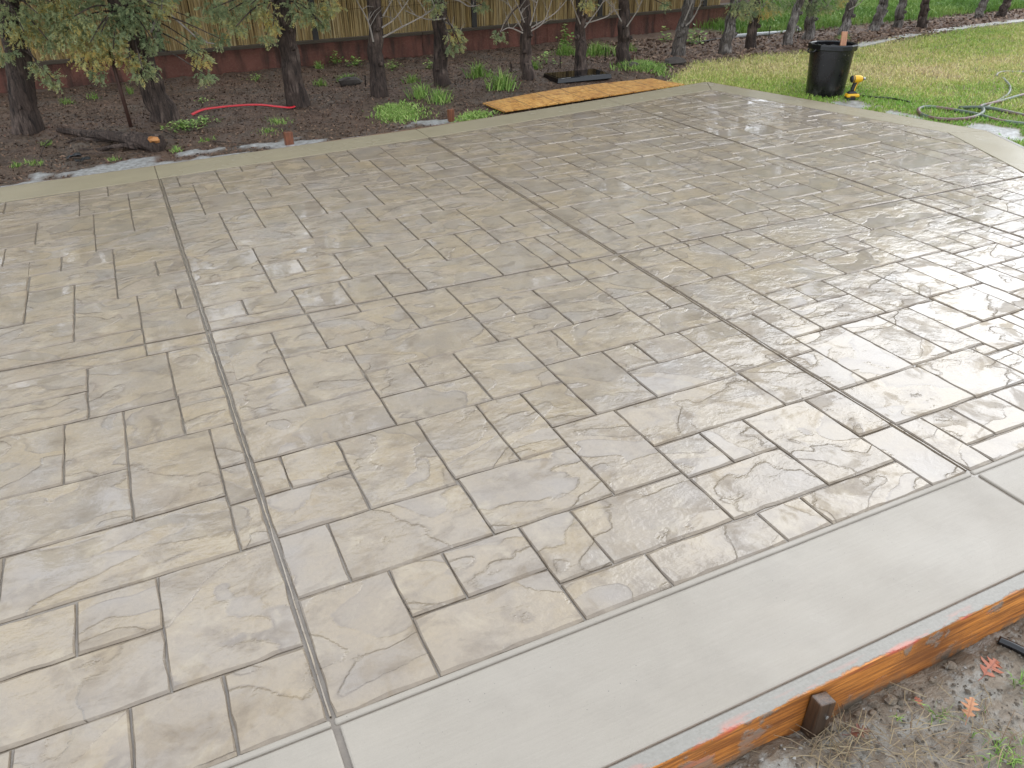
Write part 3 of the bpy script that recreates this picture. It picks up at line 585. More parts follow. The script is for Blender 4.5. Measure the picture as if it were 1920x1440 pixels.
# ---- weeds, one thing each
def tuft(px, py, h, n, spread, label, wd=.008, mat=None, group=None, lean=.75, name='grass_tuft', z=None):
    if z is None: n = int(n*1.5); h *= 1.2; spread *= 1.15
    p = on_z(px, py, GB+.01); z = gz(p.x, p.y) if z is None else z
    r = np.minimum(np.abs(RNG.normal(0, spread, n)), 1.7*spread); a = RNG.uniform(0, 6.283, n)
    bl = blades(r*np.cos(a), r*np.sin(a), np.zeros(n)-.006, (RNG.uniform(.3, 1.0, n)**1.2)*h*(1.15-.35*r/(1.7*spread)), RNG.uniform(.6, 1.2, n)*wd, RNG.uniform(.25, 1.5, n)*lean, np.clip(RNG.normal(.5, .25, n), 0, 1))
    o = mesh_obj(name, bl[0], bl[1], mat or M_GREEN, attrs=bl[2], loc=(p.x, p.y, z)); tag(o, label, 'weed', group); return o
def leafy(px, py, h, n, spread, label, leaf=.03, group=None, name='leafy_weed'):
    p = on_z(px, py, GB+.01); V, F, H = [], [], []
    for k in range(n):
        a = random.uniform(0, 6.283); r = min(1.6*spread, abs(random.gauss(0, spread))); zz = random.uniform(.1, 1)*h*max(.25, 1-r/(3*spread)); c = Vector((r*math.cos(a), r*math.sin(a), zz))
        b = random.uniform(0, 6.283); L = leaf*random.uniform(.6, 1.3); d = Vector((math.cos(b), math.sin(b), random.uniform(-.3, .5)))*L; s = Vector((-math.sin(b), math.cos(b), random.uniform(-.3, .3)))*L*.36
        i = len(V); V += [c, c+d*.5+s, c+d, c+d*.5-s]; F.append((i, i+1, i+2, i+3)); H += [random.random()]*4
        if k % 6 == 0:
            i = len(V); V += [Vector((c.x*.4-.002, c.y*.4, 0)), Vector((c.x*.4+.002, c.y*.4, 0)), c]; F.append((i, i+1, i+2)); H += [.3]*3
    o = mesh_obj(name, V, F, M_GREEN, attrs={'hue': ('POINT', H), 'tip': ('POINT', [1]*len(V))}, loc=(p.x, p.y, gz(p.x, p.y))); tag(o, label, 'weed', group); return o
tuft(898, 147, .19, 130, .075, 'big arching grass clump between the fifth and sixth trunks, the farther of two', .011)
tuft(942, 170, .21, 150, .085, 'big arching grass clump beside the black lid, the nearer of two', .011)
tuft(790, 186, .17, 90, .07, 'upright pale grass clump right of the fourth trunk', .008)
tuft(826, 192, .16, 110, .07, 'pale grass clump in front of the fifth trunk', .007)
tuft(652, 150, .10, 170, .07, 'dense bright grass cushion growing over the dark stone', .008)
tuft(601, 158, .10, 60, .04, 'small grass clump left of the dark stone', .008)
tuft(598, 128, .12, 40, .03, 'thin grass clump near the red wall left of the stone', .008)
tuft(772, 152, .13, 60, .05, 'loose grass clump between the fourth and fifth trunks', .009)
tuft(1000, 128, .13, 90, .06, 'grass clump close behind the sixth trunk', .009)
tuft(1118, 100, .17, 240, .16, 'broad bright grass patch behind the seventh and eighth trunks', .011)
tuft(1060, 100, .15, 150, .08, 'grass clump left of the seventh trunk', .01)
tuft(1178, 95, .12, 80, .06, 'small grass clump right of the eighth trunk', .009)
tuft(1172, 135, .10, 120, .10, 'low grass clump in front of the eighth trunk', .008)
tuft(1194, 128, .07, 120, .12, 'low green tuft at the lawn corner left of the ninth trunk', .008)
tuft(1580, 78, .11, 70, .05, 'small grass clump behind the black bin', .009)
tuft(128, 192, .09, 50, .05, 'thin green tuft left of the leaning rusty pole, the nearer of two', .006)
tuft(178, 184, .09, 40, .04, 'thin green tuft just left of the leaning rusty pole', .006)
tuft(244, 175, .12, 30, .03, 'tall thin grass behind the leaning rusty pole', .006)
tuft(30, 312, .06, 30, .025, 'tiny bright tuft in the far left mud', .007)
tuft(62, 305, .06, 45, .05, 'flat bright tuft beside the slab in the left mud', .007)
tuft(212, 297, .05, 35, .035, 'small tuft in front of the broken log', .006)
tuft(330, 282, .06, 35, .03, 'small bright tuft right of the broken log', .006)
tuft(90, 272, .06, 35, .03, 'small bright tuft left of the broken log', .006)
tuft(390, 262, .05, 40, .05, 'sparse tuft between the red strap and the slab', .006)
tuft(520, 228, .07, 120, .09, 'greyish grass patch below the red strap', .006)
tuft(500, 245, .05, 60, .07, 'sparse grey green patch near the left wooden stake', .006)
leafy(1060, 88, .36, 120, .07, 'tall leafy weed against the red wall beside the seventh trunk', .05)
leafy(1300, 80, .26, 130, .13, 'dark leafy bush right of the ninth trunk', .05)
leafy(1247, 76, .24, 60, .07, 'dark leafy weed left of the ninth trunk', .05)
leafy(1025, 118, .15, 90, .11, 'low leafy weed between the sixth and seventh trunks', .035)
leafy(628, 118, .16, 80, .07, 'leafy weed below the red wall left of the fourth trunk', .035)
leafy(665, 122, .13, 80, .08, 'leafy weed below the red wall touching the fourth trunk', .035)
leafy(735, 128, .12, 80, .08, 'leafy weed between the fourth and fifth trunks by the wall', .03)
leafy(805, 125, .12, 60, .06, 'leafy weed behind the fifth trunk', .03)
leafy(345, 243, .07, 420, .12, 'thick clover mat at the foot of the second trunk', .022)
leafy(385, 233, .05, 160, .10, 'thin clover trailing right from the second trunk', .02)
leafy(990, 118, .12, 40, .05, 'small leafy weed behind the sixth trunk', .03)
leafy(480, 150, .08, 60, .10, 'low weeds in the shade left of the third trunk', .025)
leafy(380, 190, .06, 40, .07, 'sparse weeds in the dark soil behind the red strap', .02)
def patch(name, pts, n, h, label, hue0=.5):
    P = [on_z(*p, GB) for p in pts]; x = []; y = []
    for k in range(n):
        w3 = [random.expovariate(1) for _ in P]; s = sum(w3); x.append(sum(a*p.x for a, p in zip(w3, P))/s); y.append(sum(a*p.y for a, p in zip(w3, P))/s)
    x, y = np.array(x)+RNG.normal(0, .05, n), np.array(y)+RNG.normal(0, .05, n); k = ~in_slab(x, y); x, y = x[k], y[k]; n = len(x)
    bl = blades(x, y, soil_z(x, y)-.004, RNG.uniform(.4, 1.1, n)*h, RNG.uniform(.006, .012, n), RNG.uniform(.5, 1.4, n), np.clip(RNG.normal(hue0, .22, n), 0, 1))
    return stuff(mesh_obj(name, bl[0], bl[1], M_GREEN, attrs=bl[2]), label, 'weed')
patch('weed_patch', [(690, 205), (700, 235), (770, 240), (835, 212), (760, 190), (725, 200)], 2600, .05, 'flattened green grass patch beside the slab right of the fourth trunk', .62)
patch('corner_weeds', [(880, 235), (905, 205), (940, 212), (870, 215), (845, 240)], 900, .045, 'low green weeds between the wooden stake and the plywood sheet', .6)
patch('bed_edge_weeds', [(1140, 135), (1200, 120), (1260, 130), (1270, 150), (1230, 142), (1180, 130)], 2000, .06, 'low green weeds between the plywood sheet and the lawn', .55)

# ------------------------------------------------------------------ low wall and reed fence
def wall_material():
    t = NT('red_painted_block'); P = t.pos(); n = t.noise(P, 2.2, 5, .6); n2 = t.noise(P, 40, 4, .65); x = t.sep(P)
    c = t.mix(t.mapr(n, .3, .7), (.145, .056, .038), (.24, .092, .064)); c = t.mix(t.mapr(n2, .5, .75, 0, .35), c, (.30, .17, .13))
    c = t.mix(t.mapr(t.noise(t.mul(P, (3, 3, .7)), 3, 4), .46, .64, 0, .8), c, (.050, .030, .022))
    return t.p(Base_Color=c, Roughness=.75, Normal=t.bump(t.math('ADD', n2, n), .012))
M_WALL = wall_material()
WY = lambda x: np.interp(x, [-4, 0, 4, 6.5, 10], [11.22, 11.08, 10.98, 11.05, 11.35])
wall = tag(empty('garden_wall', (3, 11, 0)), 'low red brown painted block wall under the reed fence', 'wall'); wl = Vector((3, 11, 0))
xs = [-4, -1.9, 0, 1.9, 3.8, 5.7, 7.6, 9.6]
for a, b in zip(xs, xs[1:]):
    ya, yb = float(WY(a)), float(WY(b)); g = .004
    V = [(a+g-3, ya-11, -.2), (b-3, yb-11, -.2), (b-3, yb+.19-11, -.2), (a+g-3, ya+.19-11, -.2), (a+g-3, ya-11, .205), (b-3, yb-11, .205), (b-3, yb+.19-11, .205), (a+g-3, ya+.19-11, .205)]
    bevel(mesh_obj('wall_section', V, box_vf(0, 0, 0, 1, 1, 1)[1], M_WALL, wall), .006)
M_CAP = plain('weathered_cap_board', (.085, .065, .045), .8, .35, 6, .004, coord='pos')
for a, b in zip(xs, xs[1:]):
    ya, yb = float(WY(a)), float(WY(b))
    V = [(a+.006-3, ya-.03-11, .207), (b-3, yb-.03-11, .207), (b-3, yb+.2-11, .207), (a+.006-3, ya+.2-11, .207), (a+.006-3, ya-.03-11, .243), (b-3, yb-.03-11, .243), (b-3, yb+.2-11, .243), (a+.006-3, ya+.2-11, .243)]
    mesh_obj('cap_board', V, box_vf(0, 0, 0, 1, 1, 1)[1], M_CAP, wall)
def reed_material():
    t = NT('bamboo_reed'); a = t.attr('hue'); P = t.pos(); n = t.noise(t.mul(P, (60, 60, 4)), 1, 4, .6)
    c = t.ramp(a, [(0, (.20, .12, .05)), (.3, (.47, .32, .13)), (.65, (.68, .49, .22)), (1, (.80, .64, .36))]); c = t.mix(t.mapr(n, .4, .65, .5, 0), c, (.075, .048, .024))
    return t.p(Base_Color=c, Roughness=.55, Specular_IOR_Level=.35)
M_REED = reed_material()
fence = tag(empty('reed_fence', (3, 11, .24)), 'tall tan bamboo reed screen fence above the red wall', 'fence')
rx = -4.0; panels = {}
while rx < 8.95:
    wd = random.uniform(.0045, .0085); yy = float(WY(rx))+.06+random.uniform(-.012, .012); L = random.uniform(1.75, 1.95); l = random.gauss(0, .018); ly = random.gauss(0, .01); zb = .235+random.choice([0, 0, 0, .01, -.045])
    a = random.uniform(0, 1.5); k = int((rx+4)//2.4); Vv, Fv, Hh = panels.setdefault(k, ([], [], [])); i = len(Vv)
    for z, dx, dy in ((zb, 0, 0), (zb+L, l, ly)):
        for j in range(4): an = a+j*math.pi/2; Vv.append((rx-3+dx+math.cos(an)*wd, yy-11+dy+math.sin(an)*wd, z-.24))
    for j in range(4): j2 = (j+1) % 4; Fv.append((i+j, i+j2, i+4+j2, i+4+j))
    Hh += [min(1, max(0, random.gauss(.55, .24)))]*8; rx += wd*1.45
for k, (Vv, Fv, Hh) in panels.items(): stuff(mesh_obj('reed_panel', Vv, Fv, M_REED, fence, attrs={'hue': ('POINT', Hh)}))
M_POST = plain('dark_fence_post', (.045, .040, .036), .7, .3, 8, .003)
for pxx in (-2.2, .55, 2.4, 4.58, 6.6, 8.6):
    y_ = float(WY(pxx)); o = mesh_obj('post', *box_vf(pxx-3-.035, y_-11-.0, -.01, pxx-3+.035, y_-11+.035, 1.85), M_POST, fence); bevel(o, .004)
M_WIRE = plain('rusty_wire', (.10, .06, .035), .5, .2, 30, metal=.6)
for zz in (.33, .95, 1.5): 
    mesh_obj('wire', *tube_vf([(x-3, float(WY(x))-11+.035, zz) for x in np.linspace(-4, 8.9, 20)], [.0022]*20, 5), M_WIRE, fence)
# backing so that the screen is not see-through to the far yard
M_BACK = plain('shaded_backing_board', (.045, .030, .018), .8, .4, 3, .003, coord='pos')
for a, b in zip(xs[:-1], xs[1:]):
    b = min(b, 8.95); ya, yb = float(WY(a)), float(WY(b)); V = [(a-3+.003, ya-11+.09, 0), (b-3, yb-11+.09, 0), (b-3, yb-11+.105, 0), (a-3+.003, ya-11+.105, 0), (a-3+.003, ya-11+.09, 1.7), (b-3, yb-11+.09, 1.7), (b-3, yb-11+.105, 1.7), (a-3+.003, ya-11+.105, 1.7)]
    if b > a: mesh_obj('backing_board', V, box_vf(0, 0, 0, 1, 1, 1)[1], M_BACK, fence)

# ---- board fence along the far end of the yard
M_FARF = plain('brown_fence_board', (.15, .085, .05), .75, .35, 4, .003, coord='pos')
ff = tag(empty('board_fence', (14, 14, 0)), 'far brown board fence behind the bright grass', 'fence')
fl = [(9.7, 11.45), (10.6, 14.6), (24.0, 16.0), (26.5, 4.0)]
for (ax, ay), (bx, by) in zip(fl, fl[1:]):
    L = math.hypot(bx-ax, by-ay); n_ = int(L/.145); ux, uy = (bx-ax)/L, (by-ay)/L
    for i in range(n_):
        s0, s1 = i*L/n_+.003, (i+1)*L/n_-.003; hh = 1.8+random.uniform(-.02, .02); c0 = [(ax+ux*s0-14, ay+uy*s0-14), (ax+ux*s1-14, ay+uy*s1-14)]; nx_, ny_ = -uy*.018, ux*.018
        V = [(*c0[0], -.2), (*c0[1], -.2), (c0[1][0]+nx_, c0[1][1]+ny_, -.2), (c0[0][0]+nx_, c0[0][1]+ny_, -.2)]; V += [(x, y, hh) for x, y, z in V]
        mesh_obj('board', V, box_vf(0, 0, 0, 1, 1, 1)[1], M_FARF, ff)

# ------------------------------------------------------------------ trees
def bark_material(name, dark, mid, pale, palef):
    t = NT(name); P = t.pos(); st = t.mul(P, (1, 1, .16)); n = t.noise(st, 34, 5, .7, .6); n2 = t.noise(P, 5, 4, .6); n3 = t.noise(st, 90, 3)
    c = t.mix(t.mapr(n, .35, .62), dark, mid); c = t.mix(t.math('MULTIPLY', t.mapr(n2, .48, .62), t.mapr(n, .42, .6)), c, pale)
    c = t.mix(t.mapr(n3, .55, .7, 0, palef), c, pale)
    return t.p(Base_Color=c, Roughness=.8, Specular_IOR_Level=.3, Normal=t.bump(n, .028, 1.0))
M_BARK = bark_material('wet_juniper_bark', (.018, .013, .011), (.080, .055, .043), (.17, .125, .10), .25)
M_BARK2 = bark_material('grey_juniper_bark', (.030, .025, .022), (.14, .115, .095), (.34, .31, .28), .5)
M_TWIG = plain('grey_twig', (.27, .235, .20), .75, .35, 30, coord='pos')
def leaf_material(name, stops):
    t = NT(name); a = t.attr('hue'); c = t.ramp(a, stops)
    sh = t.p(Base_Color=c, Roughness=.6, Specular_IOR_Level=.25)
    tr = t.n('BsdfTranslucent'); t.set(tr.inputs[0], c); mx = t.n('MixShader'); mx.inputs[0].default_value = .40
    t.t.links.new(t.b.outputs[0], mx.inputs[1]); t.t.links.new(tr.outputs[0], mx.inputs[2]); t.t.links.new(mx.outputs[0], t.out.inputs[0]); return sh
M_LEAF = leaf_material('juniper_spray', [(0, (.155, .215, .105)), (.35, (.32, .38, .20)), (.6, (.48, .50, .25)), (.8, (.62, .54, .19)), (1, (.66, .46, .16))])
def sprays(C, D, size, nl, ll, lw, hue):
    n = len(C); t = RNG.uniform(.05, 1, (n, nl)); side = RNG.choice([-1, 1], (n, nl))
    D = D/np.linalg.norm(D, axis=1, keepdims=True); U = np.cross(D, RNG.normal(0, 1, (n, 3))); U /= np.linalg.norm(U, axis=1, keepdims=True)+1e-9; N = np.cross(D, U)
    base = C[:, None]+D[:, None]*(t*size[:, None])[..., None]
    ang = RNG.uniform(.3, 1.0, (n, nl)); ldir = D[:, None]*np.cos(ang)[..., None]+U[:, None]*(np.sin(ang)*side)[..., None]+N[:, None]*RNG.normal(0, .35, (n, nl))[..., None]
    L = (ll*RNG.uniform(.5, 1.3, (n, nl))*(1.15-.6*t))[..., None]; wv = np.cross(ldir, N[:, None]+RNG.normal(0, .5, (n, nl, 3))); wv /= np.linalg.norm(wv, axis=2, keepdims=True)+1e-9
    V = np.stack([base, base+ldir*L*.45+wv*lw, base+ldir*L, base+ldir*L*.45-wv*lw], 2).reshape(-1, 3); k = n*nl
    h_ = np.repeat(np.clip(hue[:, None]+RNG.normal(0, .07, (n, nl))+.12*(t-.5), 0, 1).ravel(), 4)
    return V, (np.arange(k)[:, None]*4+np.arange(4)), h_
TREES = [ # base px, px on the trunk axis near the frame top, diameter, height, bark
 ((55, 258), (12, 0), .23, 4.7, 0), ((312, 234), (232, 20), .23, 4.8, 0), ((560, 207), (526, 0), .20, 4.9, 0), ((711, 188), (701, 0), .165, 4.6, 0), ((828, 167), (823, 0), .165, 4.7, 0),
 ((988, 157), (987, 0), .135, 4.4, 0), ((1086, 143), (1091, 0), .14, 4.6, 0), ((1167, 126), (1171, 0), .155, 4.4, 0), ((1268, 109), (1292, 0), .17, 4.5, 1), ((1358, 107), (1379, 0), .15, 4.2, 1),
 ((1405, 96), (1420, 0), .14, 4.4, 0), ((1473, 88), (1500, 0), .125, 4.1, 1), ((1515, 74), (1524, 0), .155, 4.3, 1), ((1578, 66), (1600, 0), .14, 4.0, 1), ((1637, 59), (1658, 0), .155, 4.3, 1),
 ((1681, 53), (1692, 0), .14, 4.0, 1), ((1727, 52), (1737, 0), .14, 4.2, 0), ((1833, 33), (1846, 0), .135, 3.9, 1), ((1874, 31), (1890, 0), .145, 4.1, 0),
 ((-260, 285), (-330, 0), .20, 4.8, 0), ((-560, 320), (-640, 0), .19, 4.6, 0)]  # last two: unseen trees added to block sky glare on the left stones
CLUMPS = {0: [(25,30,40),(70,25,35),(90,75,28),(8,95,18),(75,128,18),(100,150,14),(105,8,32),(45,60,26),(115,40,24)],
 1: [(140,30,42),(190,60,42),(165,108,28),(230,38,38),(262,22,40),(285,72,26),(245,112,20),(268,132,24),(182,136,14),(360,80,16),(378,106,18),(384,140,14),(412,72,14),(362,34,9),(170,78,38),(212,92,28),(122,60,32),(300,10,20)],
 2: [(430,20,28),(400,15,24),(442,50,18),(500,25,22),(498,72,12),(562,18,28),(592,25,25),(620,10,20),(470,8,24),(512,48,12),(603,42,10)],
 4: [(815,8,17),(852,66,15),(862,82,11),(846,88,9),(905,10,9)], 5: [(936,66,9)], 6: [(1100,8,14)], 7: [(1245,8,6)], 9: [(1382,12,16),(1400,5,16)], 10: [(1405,18,18),(1432,14,20),(1452,8,18)], 12: [(1520,12,18),(1492,4,18),(1550,8,16)], 13: [(1575,3,9)]}
TWIGS = {1: [((283,60),(305,22),(340,45),(375,75),(402,82)), ((290,70),(300,40),(304,0))], 3: [((700,78),(690,40),(668,0)), ((718,70),(755,50),(800,26),(815,12)), ((716,52),(740,35),(766,0)), ((718,30),(735,0))],
 4: [((835,35),(800,36),(760,20)), ((836,42),(852,52),(862,68)), ((834,-5),(862,2),(880,12),(906,8))], 5: [((980,58),(960,20),(948,-5)), ((996,58),(1020,40),(1036,-5)), ((994,48),(1010,-5)), ((983,42),(970,10),(962,-5)), ((996,52),(1040,25),(1066,-5)), ((980,62),(955,52),(938,60))],
 6: [((1088,45),(1078,20),(1070,-5)), ((1096,52),(1120,20),(1136,-5)), ((1098,44),(1140,30),(1152,12)), ((1092,30),(1100,-5))], 7: [((1175,50),(1195,20),(1206,-5)), ((1165,40),(1150,15),(1130,-5))],
 8: [((1286,48),(1300,34),(1318,-5)), ((1284,38),(1302,-5))], 10: [((1385,27),(1420,20),(1446,-5)), ((1412,40),(1400,10))], 12: [((1526,22),(1548,15),(1560,-5)), ((1516,20),(1500,-5))], 13: [((1592,18),(1610,8),(1622,-5))]}
ORD = 'first second third fourth fifth sixth seventh eighth ninth tenth eleventh twelfth thirteenth fourteenth fifteenth sixteenth seventeenth eighteenth nineteenth'.split()
NOTE = {0: 'dark leaning trunk with drooping foliage', 1: 'strongly leaning dark trunk with thick blue green foliage', 2: 'dark trunk with a red strap at its foot', 3: 'dark trunk with bare grey side branches', 4: 'trunk with a knot and a small hanging spray',
 5: 'slim trunk fanned with bare grey branches', 6: 'slim dark trunk behind the black lid', 7: 'dark trunk behind the plywood sheet', 8: 'pale grey trunk forking to the right', 9: 'grey leaning trunk near the lawn edge', 10: 'dark trunk close beside a leaning grey one',
 11: 'thin leaning trunk left of the black bin', 12: 'forked trunk behind the black bin', 13: 'grey leaning trunk just right of the bin', 14: 'thick grey trunk leaning right', 15: 'straight grey trunk in bright grass', 16: 'dark straight trunk in bright grass', 17: 'grey trunk past the concrete edging', 18: 'dark leaning trunk at the right frame edge'}
for ti, (bp, tp, dia, H, bk) in enumerate(TREES):
    rng = random.Random(100+ti); b0 = on_z(*bp, GB); b = Vector((b0.x, b0.y, gz(b0.x, b0.y)-.04))
    top = on_y(*tp, b.y); k = 1.0
    root = empty('juniper_tree', b); tag(root, f'{NOTE[ti]}, {ORD[ti]} tree from the left' if ti < 19 else ('added unseen juniper blocking sky glare, just past the left frame edge', 'added unseen juniper blocking sky glare, farthest out past the left frame edge')[ti-19], 'tree', 'junipers in a row along the fence')
    tb = M_BARK2 if bk else M_BARK
    # trunk axis: through the measured lean, then straightening upward
    d = (top-b); pts = []; rad = []
    for f in np.linspace(0, 1, 9):
        p = d*f; pts.append(p+Vector((rng.gauss(0, .010), rng.gauss(0, .010), 0))); rad.append(dia/2*(1.22 if f == 0 else 1.08 if f < .15 else 1-.18*f))
    lean = Vector((d.x, d.y, 0))/max(.3, d.z); cur = pts[-1].copy(); zt = cur.z
    for f in np.linspace(.15, 1, 6):
        z = zt+(H-zt)*f; lean *= .75; cur = cur+lean*(H-zt)*.14; pts.append(Vector((cur.x, cur.y, z))); rad.append(dia/2*(.80*(1-f)+.12))
    pp = catmull(pts, 2); rr = np.interp(np.linspace(0, 1, len(pp)), np.linspace(0, 1, len(rad)), rad)
    V, F = tube_vf(pp, list(rr), 14, True, .055, rng); mesh_obj('trunk', V, F, tb, root, smooth=True)
    # knots
    for _ in range(2):
        f = rng.uniform(.25, .8); p = d*f; a = rng.uniform(3.6, 5.8); c = p+Vector((math.cos(a), math.sin(a), 0))*dia*.45
        V, F = tube_vf([c, c+Vector((math.cos(a), math.sin(a), .25))*.035], [.028, .018], 8, True, .15, rng); mesh_obj('knot', V, F, tb, root)
    bare = []; dark = []
    for tw in TWIGS.get(ti, []):
        P = [on_y(q[0], q[1], b.y-.10-.05*i+rng.uniform(-.03, .03))-b for i, q in enumerate(tw)]; P = catmull(P, 4); n_ = len(P)
        bare.append(tube_vf(P, [dia*.050*(1-.75*i/n_)+.0015 for i in range(n_)], 6))
        for _ in range(4):
            i = rng.randrange(2, n_); e = P[i]+Vector((rng.uniform(-.16, .16), rng.uniform(-.1, .1), rng.uniform(.0, .2))); bare.append(tube_vf([P[i], (P[i]+e)/2+Vector((0, 0, .02)), e], [.004, .003, .0012], 5))
    for q in CLUMPS.get(ti, []):
        Yc = b.y-.22-rng.uniform(-.15, .3); c = on_y(q[0], q[1], Yc)-b; s = d*min(1.0, max(.45, (c.z+.25)/max(.1, d.z))); mid = (s+c)/2+Vector((0, 0, .06))
        P = catmull([s, mid, c], 4); dark.append(tube_vf(P, [.009*(1-.8*i/len(P))+.0015 for i in range(len(P))], 6))
    # limbs into the upper crown
    for j in range(9):
        z = zt+(H-zt)*(.05+.85*j/9); i = min(len(pp)-1, max(0, int(np.searchsorted([p.z for p in pp], z)))); s = pp[i]; a = rng.uniform(0, 6.283); L = (1.0-.6*j/9)*rng.uniform(.6, .9)
        e = s+Vector((math.cos(a)*L, math.sin(a)*L, rng.uniform(.25, .6))); dark.append(tube_vf([s, (s+e)/2+Vector((0, 0, -.04)), e], [.022, .014, .004], 6))
    V, F = merge(dark); mesh_obj('limbs', V, F, tb, root)
    if bare: V, F = merge(bare); mesh_obj('bare_branches', V, F, M_TWIG, root)
    # foliage
    Cs, Ds, Hs = [], [], []
    for q in CLUMPS.get(ti, []):
        Yc = b.y-.22; c = on_y(q[0], q[1], Yc)-b; r = q[2]*(Yc/ray(q[0], q[1]).y)/F_PX; n_ = int(18+620*r*r*7)
        o = RNG.normal(0, 1, (n_, 3)); o /= np.linalg.norm(o, axis=1, keepdims=True); o *= (RNG.uniform(.1, 1, n_)**.5)[:, None]*r*np.array([1, 1.1, .85])
        Cs.append(np.array(c)+o); Ds.append(o*.8+np.array([0, -.05, -.10])*r*6+RNG.normal(0, .3*r, (n_, 3))); h0 = rng.choice([.20, .28, .34, .38, .46, .68]); Hs.append(np.clip(RNG.normal(h0, .13, n_)+.18*(o[:, 2] < -.3*r), 0, 1))
    parts = []
    if Cs:
        C = np.concatenate(Cs); D = np.concatenate(Ds); Hh = np.concatenate(Hs); parts.append(sprays(C, D, RNG.uniform(.04, .085, len(C)), 20, .026, .0036, Hh))
    n_ = 500 if (ti < 7 or ti > 18) else 360; f = RNG.uniform(0, 1, n_); z0 = max(zt+.22, 1.12) if ti > 2 else max(zt+.05, 1.05); z = z0+(H-z0)*f**1.15; R0 = (.22+.70*np.clip(f/.22, 0, 1))*(1-f**1.5*.9)*(1 if ti < 8 else .85); a = RNG.uniform(0, 6.283, n_); rad_ = R0*np.sqrt(RNG.uniform(.12, 1, n_))*(.75+.5*fbm(a*1.2, z, 1.7, ti))
    tz = np.array([p.z for p in pp]); cx = np.interp(z, tz, [p.x for p in pp]); cy = np.interp(z, tz, [p.y for p in pp])
    C = np.stack([cx+rad_*np.cos(a), cy+rad_*np.sin(a), z], 1); D = np.stack([np.cos(a), np.sin(a), RNG.uniform(-.4, .9, n_)], 1)
    parts.append(sprays(C, D, RNG.uniform(.16, .34, n_), 16, .12, .022, np.clip(RNG.normal(.34, .15, n_), 0, 1)))
    V = np.concatenate([p[0] for p in parts]); o_ = 0; FF = []
    for p in parts: FF.append(p[1]+o_); o_ += len(p[0])
    mesh_obj('crown', V, np.concatenate(FF), M_LEAF, root, attrs={'hue': ('POINT', np.concatenate([p[2] for p in parts]))})

# ------------------------------------------------------------------ form boards
def wood_material(name, lo, hi, dark, axis=0, wetc=.5, top_concrete=False):
    t = NT(name); P = t.pos(); sc = (2.2, 26, 26) if axis == 0 else (26, 26, 2.2)
    g = t.noise(t.mul(P, sc), 1.0, 5, .6, .9); g2 = t.noise(t.mul(P, (6, 140, 140) if axis == 0 else (140, 140, 6)), 1.0, 4, .6); n = t.noise(P, 3.1, 4, .6)
    c = t.mix(t.mapr(g, .32, .68), lo, hi); c = t.mix(t.mapr(g2, .40, .60, .70, 0), c, dark); c = t.mix(t.mapr(n, .52, .68, 0, .6), c, dark)
    kw = {}
    if top_concrete:
        v = t.vor(t.mul(P, (2.3, 5, 9)), 1.0); kn = v.outputs['Distance']                      # knots
        c = t.mix(t.mapr(kn, .04, .16, .85, 0, True), c, (.085, .030, .010))
        sm = t.noise(P, 9, 5, .65); z = t.sep(P)[2]; y = t.sep(P)[1]; up = t.sep(t.n('NewGeometry').outputs['Normal'])[2]
        topm = t.mapr(up, .5, .8); con = t.mix(t.noise(P, 120, 3), (.18, .165, .138), (.285, .265, .230))
        sprd = t.math('MAXIMUM', t.math('MULTIPLY', topm, t.mapr(t.math('ADD', sm, t.mapr(y, .852, .885, -.12, .40)), .36, .46)), t.math('MULTIPLY', t.mapr(z, -.16, .0, .25, .85), t.mapr(sm, .57, .63)))
        red = t.math('MULTIPLY', t.mapr(y, .880, .853, 0, 1), t.mapr(t.noise(t.mul(P, (7, 30, 30)), 1.0, 4, .6), .53, .62))
        c = t.mix(t.math('MULTIPLY', red, t.mapr(z, -.022, -.004)), c, (.50, .10, .06))
        c = t.mix(sprd, c, t.mix(t.math('MULTIPLY', red, .7), con, (.55, .18, .13)))
        c = t.mix(t.math('MULTIPLY', t.mapr(z, -.14, -.095, 1, 0), t.mapr(sm, .46, .58)), c, (.13, .105, .078))
        h = t.math('ADD', g2, t.math('MULTIPLY', sprd, 2.0))
        return t.p(Base_Color=c, Roughness=.5, Normal=t.bump(h, .003, .7), Coat_Weight=.15, Coat_Roughness=.3)
    return t.p(Base_Color=c, Roughness=.5, Normal=t.bump(g2, .003, .5), Coat_Weight=.15, Coat_Roughness=.3)
M_FORM = wood_material('wet_form_lumber', (.40, .130, .022), (.74, .285, .055), (.15, .050, .014), top_concrete=True)
M_STAKE = wood_material('redwood_stake', (.15, .045, .018), (.30, .105, .045), (.055, .018, .009), axis=2)
M_DSTAKE = wood_material('dark_wet_stake', (.040, .022, .012), (.115, .062, .032), (.016, .010, .007), axis=2)
M_THIN = wood_material('thin_edge_form', (.14, .070, .035), (.27, .15, .08), (.07, .035, .02))
def board(V8, mat, name, label, cat='board', group=None, bv=.003):
    c = sum((Vector(v) for v in V8), Vector())/8; o = mesh_obj(name, [tuple(Vector(v)-c) for v in V8], box_vf(0, 0, 0, 1, 1, 1)[1], mat, loc=c); bevel(o, bv); return tag(o, label, cat, group)
def board_between(p, q, th, z0, z1, mat, name, label, side=1, **k):
    p, q = Vector((*p, 0)), Vector((*q, 0)); d = (q-p).normalized(); n = Vector((d.y, -d.x, 0))*side*th
    return board([(*p.xy, z0), (*q.xy, z0), (*(q+n).xy, z0), (*(p+n).xy, z0), (*p.xy, z1), (*q.xy, z1), (*(q+n).xy, z1), (*(p+n).xy, z1)] if side > 0 else [(*(p+n).xy, z0), (*(q+n).xy, z0), (*q.xy, z0), (*p.xy, z0), (*(p+n).xy, z1), (*(q+n).xy, z1), (*q.xy, z1), (*p.xy, z1)], mat, name, label, **k)
